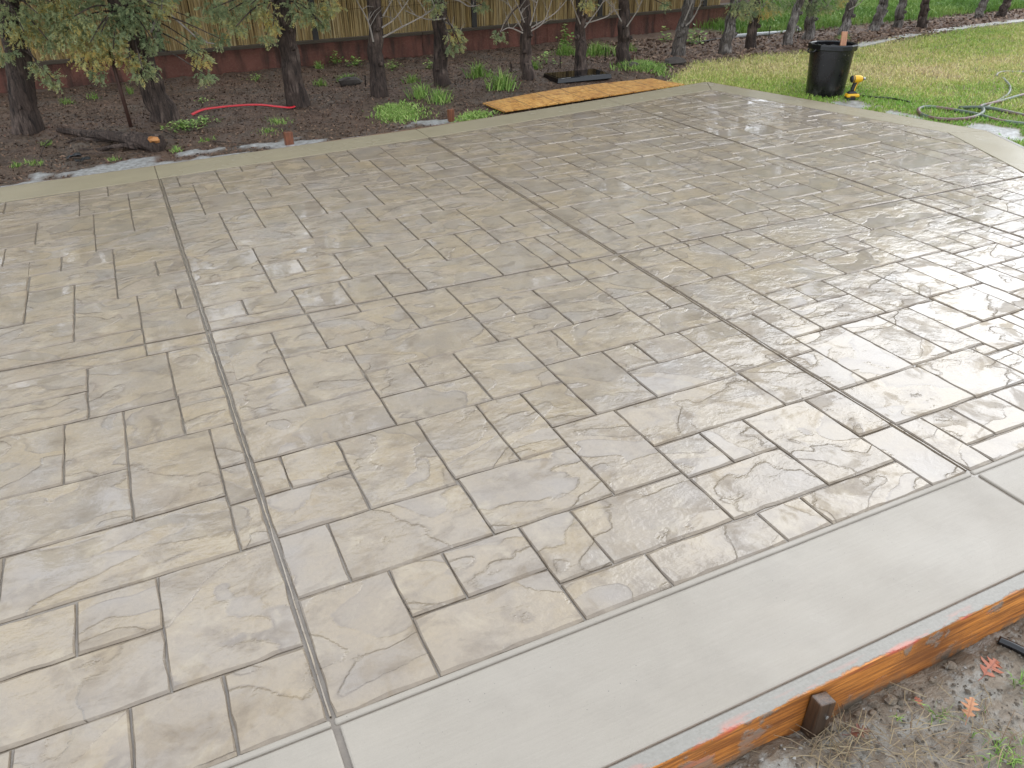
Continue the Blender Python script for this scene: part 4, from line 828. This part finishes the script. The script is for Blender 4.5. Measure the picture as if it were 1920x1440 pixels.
board_between((-1.6, .895), (4.4, .895), .043, -.19, -.002, M_FORM, 'form_board', 'wet orange lumber form board along the front edge of the slab')
bpts = [(-1.6, B3(-1.6)), (1.2, B3(1.2)), (3.3, B3(3.3)), (5.63, 7.21)]
for (a, b), lb in zip(zip(bpts, bpts[1:]), ('thin brown form strip behind the back band, by the broken log', 'thin brown form strip behind the back band, between the two wooden stakes', 'thin brown form strip along the plywood sheet')):
    a = (a[0]+.004, a[1]+.003); b = (b[0]-.004, b[1]+.003); board_between(a, b, .016, -.10, -.004, M_THIN, 'edge_form', lb, side=-1)
board_between((5.636, 7.205), (6.203, 4.33), .016, -.10, -.004, M_THIN, 'edge_form', 'thin brown form strip along the right band beside the black bin', side=-1)
def grey_edge():
    t = NT('grey_form_edge'); n = t.noise(t.pos(), 20, 4); return t.p(Base_Color=t.mix(n, (.26, .24, .21), (.38, .36, .33)), Roughness=.7)
board_between((6.204, 4.318), (4.56, .95), .03, -.10, -.003, grey_edge(), 'edge_form', 'pale cement smeared form strip along the cut corner band', side=-1)
def stake(px, py, w_, d_, h_, rz, label, mat, zb, tilt=(0, 0), slope=0):
    p = on_z(px, py, zb); V, F = box_vf(-w_/2, -d_/2, -.12, w_/2, d_/2, h_); V = [(x, y, z-(slope*abs(x) if z > 0 else 0)) for x, y, z in V]
    o = mesh_obj('wooden_stake', V, F, mat, loc=(p.x, p.y, zb)); o.rotation_euler = (tilt[0], tilt[1], rz); bevel(o, .003); return tag(o, label, 'stake')
stake(543, 273, .070, .038, .112, .12, 'short redwood stake in the grey slurry left of the weeds', M_STAKE, GB, (0, .03))
stake(846, 229, .055, .038, .115, .05, 'short redwood stake left of the plywood sheet', M_STAKE, GB, (.02, 0))
p = on_z(1545, 1305, -.02); so_ = mesh_obj('wooden_stake', [(x, y, z-(.012 if (x > 0 and z > 0) else 0)) for x, y, z in box_vf(-.026, -.036, -.28, .026, .0, .012)[0]], box_vf(0, 0, 0, 1, 1, 1)[1], M_DSTAKE, loc=(1.165, .850, -.022)); so_.rotation_euler = (.02, .04, .02); bevel(so_, .004)
tag(so_, 'dark wet stake nailed to the front form board, nail head showing', 'stake')
M_NAIL = plain('nail_head', (.6, .6, .58), .3, .1, 30, metal=.8); V, F = lathe_vf([(.0001, .002), (.005, .002), (.005, 0)], 10); nl = mesh_obj('nail', V, F, M_NAIL, so_, loc=(.006, -.0365, -.045)); nl.rotation_euler = (math.pi/2, 0, 0)

# ------------------------------------------------------------------ plywood (strand board) sheet
def osb_material():
    t = NT('strand_board'); P = t.obj(); c = None
    v1 = t.vor(t.mul(P, (9, 26, 1)), 2.2).outputs['Color']; v2 = t.vor(t.mul(t.vmath('ADD', P, (3, 7, 0)), (30, 9, 1)), 2.0).outputs['Color']; n = t.noise(P, 2.2, 4)
    s = t.math('MULTIPLY', t.math('ADD', t.sep(v1)[0], t.sep(v2)[1]), .5)
    c = t.ramp(s, [(0, (.20, .075, .014)), (.3, (.43, .185, .035)), (.55, (.60, .30, .065)), (.8, (.70, .42, .13)), (1, (.36, .14, .03))])
    c = t.mix(t.mapr(n, .4, .68, 0, .35), c, (.32, .13, .03))
    sp = t.sep(P); f = lambda val, per, wd: t.math('LESS_THAN', t.math('ABSOLUTE', t.math('SUBTRACT', t.math('FRACT', t.math('DIVIDE', val, per)), .5)), wd)
    ln = t.math('MAXIMUM', f(sp[0], .305, .016), t.math('LESS_THAN', t.math('ABSOLUTE', t.math('SUBTRACT', sp[1], .06)), .0045))
    c = t.mix(t.math('MULTIPLY', ln, .8), c, (.045, .025, .015))
    return t.p(Base_Color=c, Roughness=.5, Normal=t.bump(s, .0015, .6), Coat_Weight=.2, Coat_Roughness=.3)
q0, q1, q2, q3 = on_z(945, 209, -.02), on_z(1283, 158, -.02), on_z(1222, 147, -.02), on_z(905, 193, -.02)
cz = (q0+q1+q2+q3)/4; NX, NY = 24, 4; V = []; F = []
for l, th in ((0, .011), (1, 0)):
    for j in range(NY+1):
        for i in range(NX+1):
            u, v = i/NX, j/NY; a = q0.lerp(q1, u); b = q3.lerp(q2, u); p = a.lerp(b, v); hump = .022*math.sin(math.pi*min(1, u*1.02))*(.1+.9*v); p.z = -.030+th+hump*.8; p.y += .05*v*math.sin(math.pi*u); V.append(p-cz)
S = (NX+1)*(NY+1)
for j in range(NY):
    for i in range(NX):
        a = j*(NX+1)+i; F.append((a, a+1, a+NX+2, a+NX+1)); F.append((S+a, S+a+NX+1, S+a+NX+2, S+a+1))
rim = [i for i in range(NX+1)]+[j*(NX+1)+NX for j in range(1, NY+1)]+[NY*(NX+1)+i for i in range(NX-1, -1, -1)]+[j*(NX+1) for j in range(NY-1, 0, -1)]
for a, b in zip(rim, rim[1:]+rim[:1]): F.append((a, S+a, S+b, b))
tag(mesh_obj('strand_board_sheet', V, F, osb_material(), loc=cz), 'orange strand board sheet with black grid lines lying behind the slab', 'plywood')
# ------------------------------------------------------------------ black lid
def bin_material():
    t = NT('splattered_black_plastic'); P = t.obj(); s = t.vor(P, 34).outputs['Distance']; n = t.noise(P, 5, 4, .6); z = t.sep(P)[2]
    sp = t.math('MULTIPLY', t.mapr(s, .10, .16, 1, 0), t.mapr(n, .56, .62)); du = t.math('MULTIPLY', t.mapr(z, .0, .16, .35, 0), t.mapr(t.noise(P, 14, 4, .7), .45, .65))
    c = t.mix(t.math('MAXIMUM', sp, du), (.006, .006, .007), (.20, .19, .17)); return t.p(Base_Color=c, Roughness=t.mapr(t.noise(P, 9, 4), .3, .7, .18, .38), Specular_IOR_Level=.5)
M_BIN = bin_material()
M_BLK = plain('black_plastic', (.005, .005, .006), .2, .3, 9, .0006, spec=.5)
def lid():
    c = on_z(1082, 152, GB); root = empty('flat_lid', (c.x, c.y, gz(c.x, c.y)-.012), R_(-4)); tag(root, 'flat black plastic lid lying behind the plywood sheet', 'lid'); w2, d2 = .33, .21
    V = [(-w2, -d2, 0), (w2, -d2, 0), (w2, d2, 0), (-w2, d2, 0), (-w2+.012, -d2+.012, .05), (w2-.012, -d2+.012, .05), (w2-.012, d2-.012, .05), (-w2+.012, d2-.012, .05)]
    bevel(mesh_obj('skirt', V, box_vf(0, 0, 0, 1, 1, 1)[1], M_BLK, root), .008, 3)
    bevel(mesh_obj('top_panel', *box_vf(-w2+.035, -d2+.035, .0505, w2-.035, d2-.035, .054), (lambda t: t.p(Base_Color=(.006, .006, .007), Roughness=.06))(NT('wet_black_plastic')), root), .0015)
    mesh_obj('sticker', *box_vf(-w2+.05, -d2+.006, .0503, -w2+.16, -d2+.020, .0512), plain('worn_sticker', (.35, .34, .32), .5, .2, 40), root)
lid()
# ------------------------------------------------------------------ bin
def bin_():
    c = on_z(1545, 178, GB); root = empty('bin', (c.x, c.y, GB-.01)); tag(root, 'tall tapered black plastic bin standing at the lawn edge', 'bin'); tl = math.radians(1.5); root.rotation_euler = (0, tl, .3)
    prof = [(.0001, .012), (.185, .010), (.196, .0), (.203, .012), (.216, .16), (.230, .33), (.238, .425), (.238, .43), (.230, .43), (.222, .33), (.205, .15), (.190, .03), (.0001, .03)]; root.scale = (.87, .87, 1.06)
    V, F = lathe_vf(prof, 40); mesh_obj('body', V, F, M_BIN, root, smooth=True)
    V, F = lathe_vf([(.2385, .418), (.262, .414), (.268, .420), (.2665, .452), (.260, .463), (.240, .463), (.2315, .455), (.2315, .431)], 14); mesh_obj('rim', V, F, M_BLK, root)
    for a in (-.45, 2.69):
        V, F = tube_vf(catmull([(.262*math.cos(a-.25), .262*math.sin(a-.25), .42), (.285*math.cos(a-.15), .285*math.sin(a-.15), .395), (.285*math.cos(a+.15), .285*math.sin(a+.15), .395), (.262*math.cos(a+.25), .262*math.sin(a+.25), .42)], 4), [.008]*13, 6); mesh_obj('handle', V, F, M_BLK, root, smooth=True)
    return c
cb = bin_()
M_PADDLE = wood_material('mixing_stick', (.40, .17, .075), (.62, .34, .19), (.28, .10, .045), axis=2)
o = mesh_obj('wooden_stick', *box_vf(-.028, -.010, -.4, .028, .010, .145), M_PADDLE, loc=(cb.x+.035, cb.y-.10, GB+.445)); o.rotation_euler = (-.16, .02, -.45); bevel(o, .003); tag(o, 'pale wooden mixing stick standing in the black bin', 'stick')
# ------------------------------------------------------------------ impact driver
def driver():
    c = on_z(1596, 187, GB); root = empty('impact_driver', (c.x, c.y, GB+.004), R_(-24)); tag(root, 'yellow and black cordless impact driver standing on its battery beside the bin', 'power tool')
    Y = plain('tool_yellow', (.72, .40, .012), .38, .12, 25, coord='obj'); K = plain('tool_black', (.014, .014, .015), .5, .2, 25); G = plain('tool_steel', (.35, .35, .36), .35, .1, 20, metal=.8); D = plain('tool_grey', (.06, .06, .062), .5, .2, 20)
    def part(nm, V, F, m, par=root, b=.005, sm=False): o = mesh_obj(nm, V, F, m, par, smooth=sm); (bevel(o, b, 3) if b else None); return o
    def loft(secs):           # sections (x0,x1,y half,z)
        V, F = [], []
        for x0, x1, y, z in secs: V += [(x0, -y, z), (x1, -y, z), (x1, y, z), (x0, y, z)]
        for i in range(len(secs)-1):
            for k in range(4): k2 = (k+1) % 4; F.append((i*4+k, i*4+k2, i*4+4+k2, i*4+4+k))
        F += [(3, 2, 1, 0), tuple(len(V)-4+k for k in range(4))]; return V, F
    part('battery_base', *loft([(-.058, .056, .036, 0), (-.060, .058, .038, .022)]), K, b=.006)
    bt = part('battery', *loft([(-.060, .060, .038, .0225), (-.062, .062, .039, .042), (-.050, .052, .034, .056)]), Y, b=.008)
    part('label_plate', *box_vf(-.030, -.0415, .026, .018, -.0385, .036), K, bt, b=.001)
    part('foot', *loft([(-.050, .045, .030, .0565), (-.040, .030, .024, .070), (-.026, .014, .019, .078)]), K, b=.005)
    hd = part('handle', *loft([(-.024, .012, .018, .0785), (-.020, .014, .017, .105), (-.012, .024, .017, .135), (-.006, .036, .019, .160)]), K, b=.009)
    part('grip_stripe', *loft([(.004, .013, .0185, .080), (.006, .015, .0178, .105), (.015, .025, .0178, .135), (.024, .036, .0196, .156)]), Y, hd, b=.002)
    part('trigger', *loft([(.022, .034, .009, .128), (.030, .046, .009, .152)]), D, b=.004)
    def cyl(x0, x1, prof, n=20): V, F = lathe_vf(prof, n); return [(z, y, -x) for x, y, z in V], F
    def xl(nm, prof, m, dz=.187): V, F = lathe_vf(prof, 20); V = [(z, x, y+dz) for x, y, z in V]; return part(nm, V, F, m, b=0, sm=True)
    xl('rear_cap', [(.0001, -.042), (.022, -.041), (.031, -.030), (.0335, -.008)], K)
    xl('housing', [(.0342, -.008), (.0352, .012), (.0345, .038)], Y)
    xl('nose', [(.0335, .038), (.031, .055), (.022, .070), (.018, .072)], Y)
    xl('bumper', [(.0182, .072), (.0185, .080), (.012, .084)], D); xl('collet', [(.0115, .082), (.0115, .100), (.006, .102), (.0001, .102)], G)
    for k in (-.030, -.022, -.014): xl('vent', [(.0336, k), (.0345, k+.001), (.0345, k+.003), (.0336, k+.004)], Y if k == -.022 else D)
driver()
# ------------------------------------------------------------------ hoses, cord, pipes
def hose_material():
    t = NT('garden_hose'); P = t.pos(); n = t.noise(P, 3.4, 3); n2 = t.noise(P, 60, 3)
    c = t.mix(t.mapr(n, .50, .56), (.070, .098, .068), (.125, .060, .055)); c = t.mix(t.mapr(n2, .5, .7, 0, .4), c, (.14, .15, .12))
    return t.p(Base_Color=c, Roughness=.42, Specular_IOR_Level=.45)
M_HOSE = hose_material()
def line(name, pts, r, mat, label, cat, z=None, n=8, zz=None):
    P = []
    for i, q in enumerate(pts):
        p = on_z(q[0], q[1], GB); P.append(Vector((p.x, p.y, (gz(p.x, p.y) if z is None else z)+r*.85+(zz[i] if zz else 0))))
    P = catmull(P, 6); c = P[len(P)//2].copy(); V, F = tube_vf([p-c for p in P], [r]*len(P), n); return tag(mesh_obj(name, V, F, mat, loc=c, smooth=True), label, cat)
line('garden_hose', [(1990, 246), (1920, 237), (1870, 229), (1830, 218), (1780, 208), (1740, 204), (1722, 208), (1726, 216), (1750, 225), (1785, 228), (1820, 225), (1840, 217), (1842, 210), (1838, 203), (1870, 195), (1920, 180), (1990, 165)], .0175, M_HOSE, 'green and red garden hose looped on the grass at the patio edge', 'hose', zz=[0]*11+[.004, .008, .004, 0, 0, 0])
line('garden_hose', [(1797, 204), (1850, 210), (1920, 220), (1990, 231)], .0165, M_HOSE, 'straight garden hose end crossing over the loop', 'hose', zz=[.0, .018, .0, 0])
line('garden_hose', [(1868, 144), (1872, 139), (1886, 136), (1920, 136), (1980, 135)], .012, plain('pale_hose', (.27, .25, .21), .6, .2, 9), 'pale hose lying far back on the lawn', 'hose')
line('garden_hose', [(1880, 148), (1893, 165), (1888, 180), (1862, 196), (1850, 204)], .012, plain('grey_hose', (.16, .17, .15), .5, .2, 9), 'thin grey hose curving up the lawn from the loop', 'hose')
line('cord', [(1612, 182), (1625, 184), (1640, 186), (1670, 189), (1705, 196)], .008, M_BLK, 'black cord trailing right from the impact driver across the grass', 'cord', zz=[.01]*5)
line('pvc_pipe', [(1360, 72), (1420, 67), (1472, 61), (1500, 58)], .024, plain('white_pvc', (.55, .56, .56), .45, .08, 10), 'white plastic pipe lying behind the tenth and eleventh trunks', 'pipe')
line('irrigation_tube', [(1285, 82), (1310, 79), (1350, 74), (1420, 63), (1480, 55)], .011, M_BLK, 'thin black irrigation tube lying by the white pipe', 'tube')
for (px_, py_, h_), lb in zip([(686, 166, .13), (1050, 132, .12), (1134, 118, .17), (1310, 85, .12), (1441, 72, .16), (958, 140, .10), (1495, 72, .14)], ['black drip stake left of the fourth trunk', 'black drip stake with a rusty tip left of the seventh trunk', 'tall black drip stake between the seventh and eighth trunks', 'black drip stake right of the ninth trunk', 'black drip stake in front of the white pipe', 'black drip stake left of the sixth trunk', 'black drip stake behind the bin']):
    p = on_z(px_, py_, GB); z = gz(p.x, p.y); V, F = merge([tube_vf([(0, 0, -.05), (.004, 0, h_)], [.006, .0055], 6), tube_vf([(.004, 0, h_-.012), (.005, 0, h_+.012)], [.009, .008], 6)]); tag(mesh_obj('drip_stake', V, F, M_BLK, loc=(p.x, p.y, z)), lb, 'stake')
# ------------------------------------------------------------------ concrete mowing edge
M_KERB = concrete_material('mowing_edge_concrete', (.30, .285, .25), (.38, .36, .32))
kp = [(1600, 90), (1650, 80), (1698, 71), (1755, 62), (1806, 55), (1860, 48), (1915, 42), (1990, 33)]; kerb = tag(empty('mowing_edge', on_z(1698, 71, GB)), 'pale concrete mowing edge between lawn and trees at right', 'kerb'); kl = kerb.location
for a, b in zip(kp, kp[1:]):
    p, q = on_z(*a, GB), on_z(*b, GB); d = (q-p).normalized(); n_ = Vector((-d.y, d.x, 0))*.085; z0, z1 = -.1, GB+.035; p2 = p+d*.004
    V = [p2-n_, q-n_, q+n_, p2+n_]; V = [(v.x-kl.x, v.y-kl.y, z0-kl.z) for v in V]+[(v.x-kl.x, v.y-kl.y, z1-kl.z+random.uniform(-.004, .004)) for v in V]; bevel(mesh_obj('kerb_length', V, box_vf(0, 0, 0, 1, 1, 1)[1], M_KERB, kerb), .015, 3)
# ------------------------------------------------------------------ broken log, sticks, pole, strap, stone
def cut_material():
    t = NT('fresh_cut_wood'); n = t.noise(t.obj(), 30, 4); return t.p(Base_Color=t.mix(n, (.25, .085, .02), (.52, .24, .07)), Roughness=.6)
M_CUT = cut_material()
def log_(a, b, r0, r1, label, nm='broken_log', z=None, cut=(True, False), wob=.02, n=12):
    p, q = on_z(*a, GB), on_z(*b, GB); p.z = gz(p.x, p.y)+r0*.75 if z is None else z[0]; q.z = gz(q.x, q.y)+r1*.75 if z is None else z[1]; c = (p+q)/2; root = empty(nm, c); tag(root, label, 'log')
    P = catmull([p-c]+[(p.lerp(q, f)-c)+Vector((random.gauss(0, wob), random.gauss(0, wob), random.gauss(0, wob*.5))) for f in (.25, .5, .75)]+[q-c], 4); R2 = [r0+(r1-r0)*i/(len(P)-1) for i in range(len(P))]
    V, F = tube_vf(P, R2, n, True, .22); mesh_obj('bark', V, F[:-2], M_BARK, root, smooth=False)
    for e, (i, s) in zip(cut, ((0, 1), (len(P)-1, -1))):
        k = V[i*n:(i+1)*n]; cc = sum(k, Vector())/n; d = (P[i]-P[i+s]).normalized()*.012; mesh_obj('cut_face', [v*.985+cc*.015 for v in k]+[cc+d], [(j, (j+1) % n, n) if s < 0 else ((j+1) % n, j, n) for j in range(n)], M_CUT if e else M_BARK, root)
    return root
log_((303, 284), (112, 256), .066, .020, 'dark split log with an orange cut end lying behind the slab', cut=(False, True), wob=.015)
lg = log_((298, 277), (215, 268), .040, .028, 'short split log with a bright orange wound on top of the pile', cut=(False, False), z=(.02, .02))
V, F = lathe_vf([(.001, -.5), (.7, -.4), (1, 0), (.7, .4), (.001, .5)], 9); V = [(x*.058*random.uniform(.6, 1.3), y*.024*random.uniform(.6, 1.3), z*.05*random.uniform(.6, 1.3)) for x, y, z in V]; wd_ = mesh_obj('orange_wound', V, F, M_CUT, lg, loc=on_z(287, 262, .055)-lg.location); wd_.rotation_euler = (.1, .05, -.5)
log_((262, 280), (150, 282), .020, .012, 'thin dark broken branch in front of the split log', 'broken_branch', cut=(False, False))
log_((240, 262), (128, 272), .018, .010, 'thin dark branch crossing behind the split log', 'broken_branch', cut=(False, False))
for k, (a, b, lb) in enumerate([((215, 290), (120, 300), 'thin wet twig beside the slab below the log'), ((110, 262), (75, 300), 'forked twig left of the split log'), ((400, 268), (470, 275), 'thin twig lying between strap and slab'), ((330, 262), (290, 250), 'short twig above the split log')]):
    p, q = on_z(*a, GB), on_z(*b, GB); p.z = gz(p.x, p.y)+.012; q.z = gz(q.x, q.y)+.012; c = (p+q)/2; m_ = Vector((random.gauss(0, .02), random.gauss(0, .02), .012)); V, F = tube_vf(catmull([p-c, m_, q-c], 5), [.007-.0004*i for i in range(11)], 6); tag(mesh_obj('twig', V, F, M_BARK, loc=c), lb, 'twig')
b0 = on_z(248, 245, GB); t0 = on_y(204, 92, b0.y-.05); b0.z -= .05; V, F = tube_vf([Vector(), (t0-b0)*.5, t0-b0], [.0175, .0165, .016], 10); tag(mesh_obj('metal_pole', V, F, plain('rusty_steel', (.075, .038, .028), .55, .35, 25, .001, metal=.35, coord='pos'), loc=b0, smooth=True), 'leaning rusty brown pole left of the second trunk', 'pole')
M_RED = plain('red_strap_plastic', (.62, .022, .035), .35, .12, 15)
P = []; 
for a, lift in [((362, 227), .018), ((385, 221), .022), ((415, 215), .026), ((450, 212), .024), ((490, 211), .020), ((525, 213), .015), ((550, 212), .02), ((567, 206), .035), ((579, 200), .055)]:
    p = on_z(*a, GB); p.z = gz(p.x, p.y)+lift; P.append(p)
P = catmull(P, 5); c = P[len(P)//2].copy(); V, F = [], []
for i, p in enumerate(P):
    w_ = .013*(1-.62*i/len(P)); tn = (P[min(i+1, len(P)-1)]-P[max(0, i-1)]).normalized(); s_ = Vector((-tn.y, tn.x, 0)).normalized()*w_; u_ = Vector((0, 0, .0022)); V += [p-c-s_-u_, p-c+s_-u_+Vector((0, 0, .010)), p-c+s_+u_+Vector((0, 0, .010)), p-c-s_+u_]
for i in range(len(P)-1):
    for k in range(4): k2 = (k+1) % 4; F.append((i*4+k, i*4+4+k, i*4+4+k2, i*4+k2))
F += [(0, 1, 2, 3), tuple(len(V)-4+k for k in (3, 2, 1, 0))]
tag(mesh_obj('strap', V, F, M_RED, loc=c, smooth=True), 'red flat plastic strap lying from the second trunk to the third', 'strap')
def rock(px_, py_, sx, sy, sz, label, mat, zb=None):
    p = on_z(px_, py_, GB); V, F = lathe_vf([(.02, -.5), (.75, -.45), (1, -.1), (.9, .28), (.55, .48), (.02, .5)], 10); rg = random.Random(px_); V = [(x*sx*(1+rg.uniform(-.18, .18)), y*sy*(1+rg.uniform(-.18, .18)), z*sz*(1+rg.uniform(-.12, .12))) for x, y, z in V]
    return tag(mesh_obj('stone_block' if sz > .05 else 'soil_clod', V, F, mat, loc=(p.x, p.y, gz(p.x, p.y)+sz*.3)), label, 'stone')
M_ROCK = plain('dark_rock', (.055, .045, .038), .85, .4, 18, .01, coord='pos')
rock(656, 160, .14, .07, .10, 'dark flat stone under the bright grass cushion', M_ROCK)
rock(1182, 135, .12, .09, .09, 'dark soil clod in front of the eighth trunk', M_ROCK); rock(1265, 128, .14, .09, .09, 'dark soil mound at the lawn corner below the ninth trunk', M_ROCK)
rock(1300, 152, .055, .02, .02, 'flat brown wood chip behind the far slab corner', M_THIN)
M_SCRAP = plain('black_plastic_scrap', (.012, .013, .015), .35, .2, 20)
for k, (a, lb) in enumerate([((140, 300), 'crumpled black plastic scrap in the grey slurry, left one'), ((157, 306), 'crumpled black plastic scrap in the grey slurry, right one')]):
    p = on_z(*a, GB); V = []; F = []
    for j in range(4):
        for i in range(5): V.append((i*.028-.055, j*.02-.03, random.uniform(0, .03)))
    for j in range(3):
        for i in range(4): F.append((j*5+i, j*5+i+1, j*5+i+6, j*5+i+5))
    o = mesh_obj('plastic_scrap', V, F, M_SCRAP, loc=(p.x, p.y, GB+.02)); o.rotation_euler = (0, 0, .5*k+.2); so2 = o.modifiers.new('thick', 'SOLIDIFY'); so2.thickness = .003; tag(o, lb, 'scrap')
# ------------------------------------------------------------------ front corner: leaves, stems, pipe
def leaf_mat(name, a, b):
    t = NT(name); P = t.obj(); n = t.noise(P, 25, 4); v = t.math('ABSOLUTE', t.sep(P)[1]); c = t.mix(n, a, b); c = t.mix(t.mapr(v, 0, .003, .6, 0), c, tuple(x*.55 for x in a)); return t.p(Base_Color=c, Roughness=.5, Normal=t.bump(n, .003))
M_OAK = leaf_mat('oak_leaf_red', (.26, .075, .040), (.42, .145, .075)); M_OAK2 = leaf_mat('oak_leaf_tan', (.33, .13, .055), (.50, .25, .12)); M_OAK3 = leaf_mat('oak_leaf_brown', (.13, .042, .025), (.22, .080, .045))
HALF = [(0, .004), (.10, .012), (.16, .05), (.24, .20), (.30, .26), (.34, .18), (.38, .08), (.44, .09), (.50, .30), (.58, .38), (.60, .24), (.60, .11), (.66, .10), (.74, .24), (.80, .27), (.80, .14), (.84, .07), (.92, .12), (.98, .05), (1.0, .0)]
def oak(px_, py_, L, rz, label, mat, z=GF, pitch=0):
    p = on_z(px_, py_, z+.02); up = [(x*L, y*L) for x, y in HALF]; V, F = [], []
    for x, y in up: cz_ = .06*L*math.sin(x/L*3.1)+.0; V += [(x, 0, cz_), (x, y, cz_+.35*y*random.uniform(.2, 1)), (x, -y*.93, cz_+.30*y*random.uniform(-.2, 1))]
    for i in range(len(up)-1): a = i*3; F += [(a, a+3, a+4, a+1), (a, a+2, a+5, a+3)]
    st = tube_vf([(0, 0, 0), (-.25*L, .02*L, .004)], [.0014, .001], 5); root = mesh_obj('oak_leaf', V, F, mat, loc=(p.x, p.y, p.z)); root.rotation_euler = (random.uniform(-.15, .15), pitch, rz); mesh_obj('leaf_stalk', *st, mat, root); sm = root.modifiers.new('thick', 'SOLIDIFY'); sm.thickness = .0008
    return tag(root, label, 'leaf')
oak(1842, 1270, .085, .25, 'lobed reddish oak leaf lying flat on the mud at right', M_OAK); oak(1813, 1350, .062, .55, 'curled tan oak leaf below the reddish one', M_OAK2, pitch=-.35)
oak(1728, 1325, .030, 1.2, 'small pink leaf scrap beside the grass tuft', M_OAK); oak(1590, 1378, .055, -.35, 'narrow brown curled leaf near the dark stake', M_OAK3, pitch=-.2)
for k, (a, h_, n_, sp, lb) in enumerate([((1752, 1345), .05, 26, .018, 'small green grass tuft in the mud below the leaf scrap'), ((1915, 1292), .06, 34, .02, 'green grass tuft at the right frame edge in the mud'), ((1685, 1348), .02, 8, .006, 'tiny green sprout in the mud'), ((1870, 1405), .045, 40, .06, 'sparse green grass in the bottom right mud'), ((1900, 1432), .05, 50, .04, 'green grass tuft in the bottom right corner')]):
    p = on_z(*a, GF); o = tuft(a[0], a[1], h_, n_, sp, lb, .0035, lean=1.3, z=GF+.012); o.location = (p.x, p.y, GF+.008)
for k, (a, n_, sp, lb) in enumerate([((1545, 1400), 70, .05, 'matted dry grass stems at the foot of the dark stake'), ((1620, 1420), 60, .06, 'matted dry grass stems on the mud at the bottom edge'), ((1740, 1400), 60, .09, 'scattered dry grass stems in the middle of the mud'), ((1850, 1380), 50, .09, 'scattered dry stems below the tan oak leaf')]):
    p = on_z(*a, GF); x = RNG.normal(0, sp, n_); y = RNG.normal(0, sp*.6, n_); y = np.minimum(y, .80-p.y); a_ = RNG.uniform(0, 6.283, n_); L = RNG.uniform(.03, .10, n_); V = []; F = []
    for i in range(n_):
        s_ = Vector((x[i], y[i], random.uniform(.004, .02))); e = s_+Vector((math.cos(a_[i])*L[i], math.sin(a_[i])*L[i], random.uniform(-.008, .02))); mm = (s_+e)/2+Vector((random.gauss(0, .006), random.gauss(0, .006), .006)); v, f = tube_vf([s_, mm, e], [.0011, .001, .0006], 4, False); o_ = len(V); V += v; F += [tuple(t+o_ for t in q) for q in f]
    hu = np.repeat(RNG.uniform(0, 1, n_), 12); tag(mesh_obj('dry_stems', V, F, M_DRY, attrs={'hue': ('POINT', hu), 'tip': ('POINT', np.ones(len(V)))}, loc=(p.x, p.y, GF+.012)), lb, 'dry grass')['kind'] = 'stuff'
P = [on_z(1872, 1200, GF+.03), on_z(1900, 1212, GF+.03), on_z(1935, 1230, GF+.03), on_z(1990, 1260, GF+.02)]; c = P[1].copy(); V, F = tube_vf(catmull([p-c for p in P], 5), [.012]*16, 10); tag(mesh_obj('black_pipe', V, F, M_BLK, loc=c, smooth=True), 'short black pipe end half buried beside the right form board', 'pipe')
M_CLOD = M_MUD
for k in range(26):
    px_ = random.uniform(1380, 1900); t_ = (px_-1264)/(1920-1264); py_ = 1500-t_*(1500-1180)+random.uniform(0, 28); p = on_z(px_, py_, GF)
    if p.y > .83: continue
    r_ = random.uniform(.006, .016); V, F = lathe_vf([(.001, -.8), (.8, -.5), (1, .1), (.6, .7), (.001, .85)], 7); V = [(x*r_*random.uniform(.7, 1.3), y*r_*random.uniform(.7, 1.3), z*r_*.8) for x, y, z in V]
    tag(mesh_obj('mud_clod', V, F, M_MUD, loc=(p.x, p.y, GF+.012)), 'small clod of wet mud along the front form board', 'clod', 'mud clods along the front form board')

# small stones and crumbs on the mud, too many to count
n_ = 2600; x = RNG.uniform(.55, 2.5, n_); y = .83-np.abs(RNG.normal(0, .28, n_)); rr_ = RNG.uniform(.0015, .0055, n_)*(1+(RNG.uniform(0, 1, n_) > .96)*1.2)
oc = np.array([(1, 0, 0), (0, 1, 0), (-1, 0, 0), (0, -1, 0), (0, 0, .8), (0, 0, -.6)]); of = np.array([(0, 1, 4), (1, 2, 4), (2, 3, 4), (3, 0, 4), (1, 0, 5), (2, 1, 5), (3, 2, 5), (0, 3, 5)])
zz_ = GF+.055*(fbm(x, y, 4, 31)-.5)+.03*(fbm(x, y, 15, 33)-.5)+np.exp(-((y-.80)/.05)**2)*.028*fbm(x, y, 9, 40)
V = (np.stack([x, y, zz_+rr_*.3], 1)[:, None]+oc[None]*rr_[:, None, None]*RNG.uniform(.6, 1.4, (n_, 6, 1))).reshape(-1, 3); F = (np.arange(n_)[:, None, None]*6+of[None]).reshape(-1, 3)
M_GRIT = grass_material('mud_grit', [(0, (.07, .055, .04)), (.5, (.16, .135, .105)), (.85, (.24, .22, .19)), (1, (.34, .32, .29))], .7)
stuff(mesh_obj('grit', V, F, M_GRIT, attrs={'hue': ('POINT', np.repeat(RNG.uniform(0, 1, n_), 6)), 'tip': ('POINT', np.ones(6*n_))}), 'small stones and crumbs scattered on the front mud', 'grit')
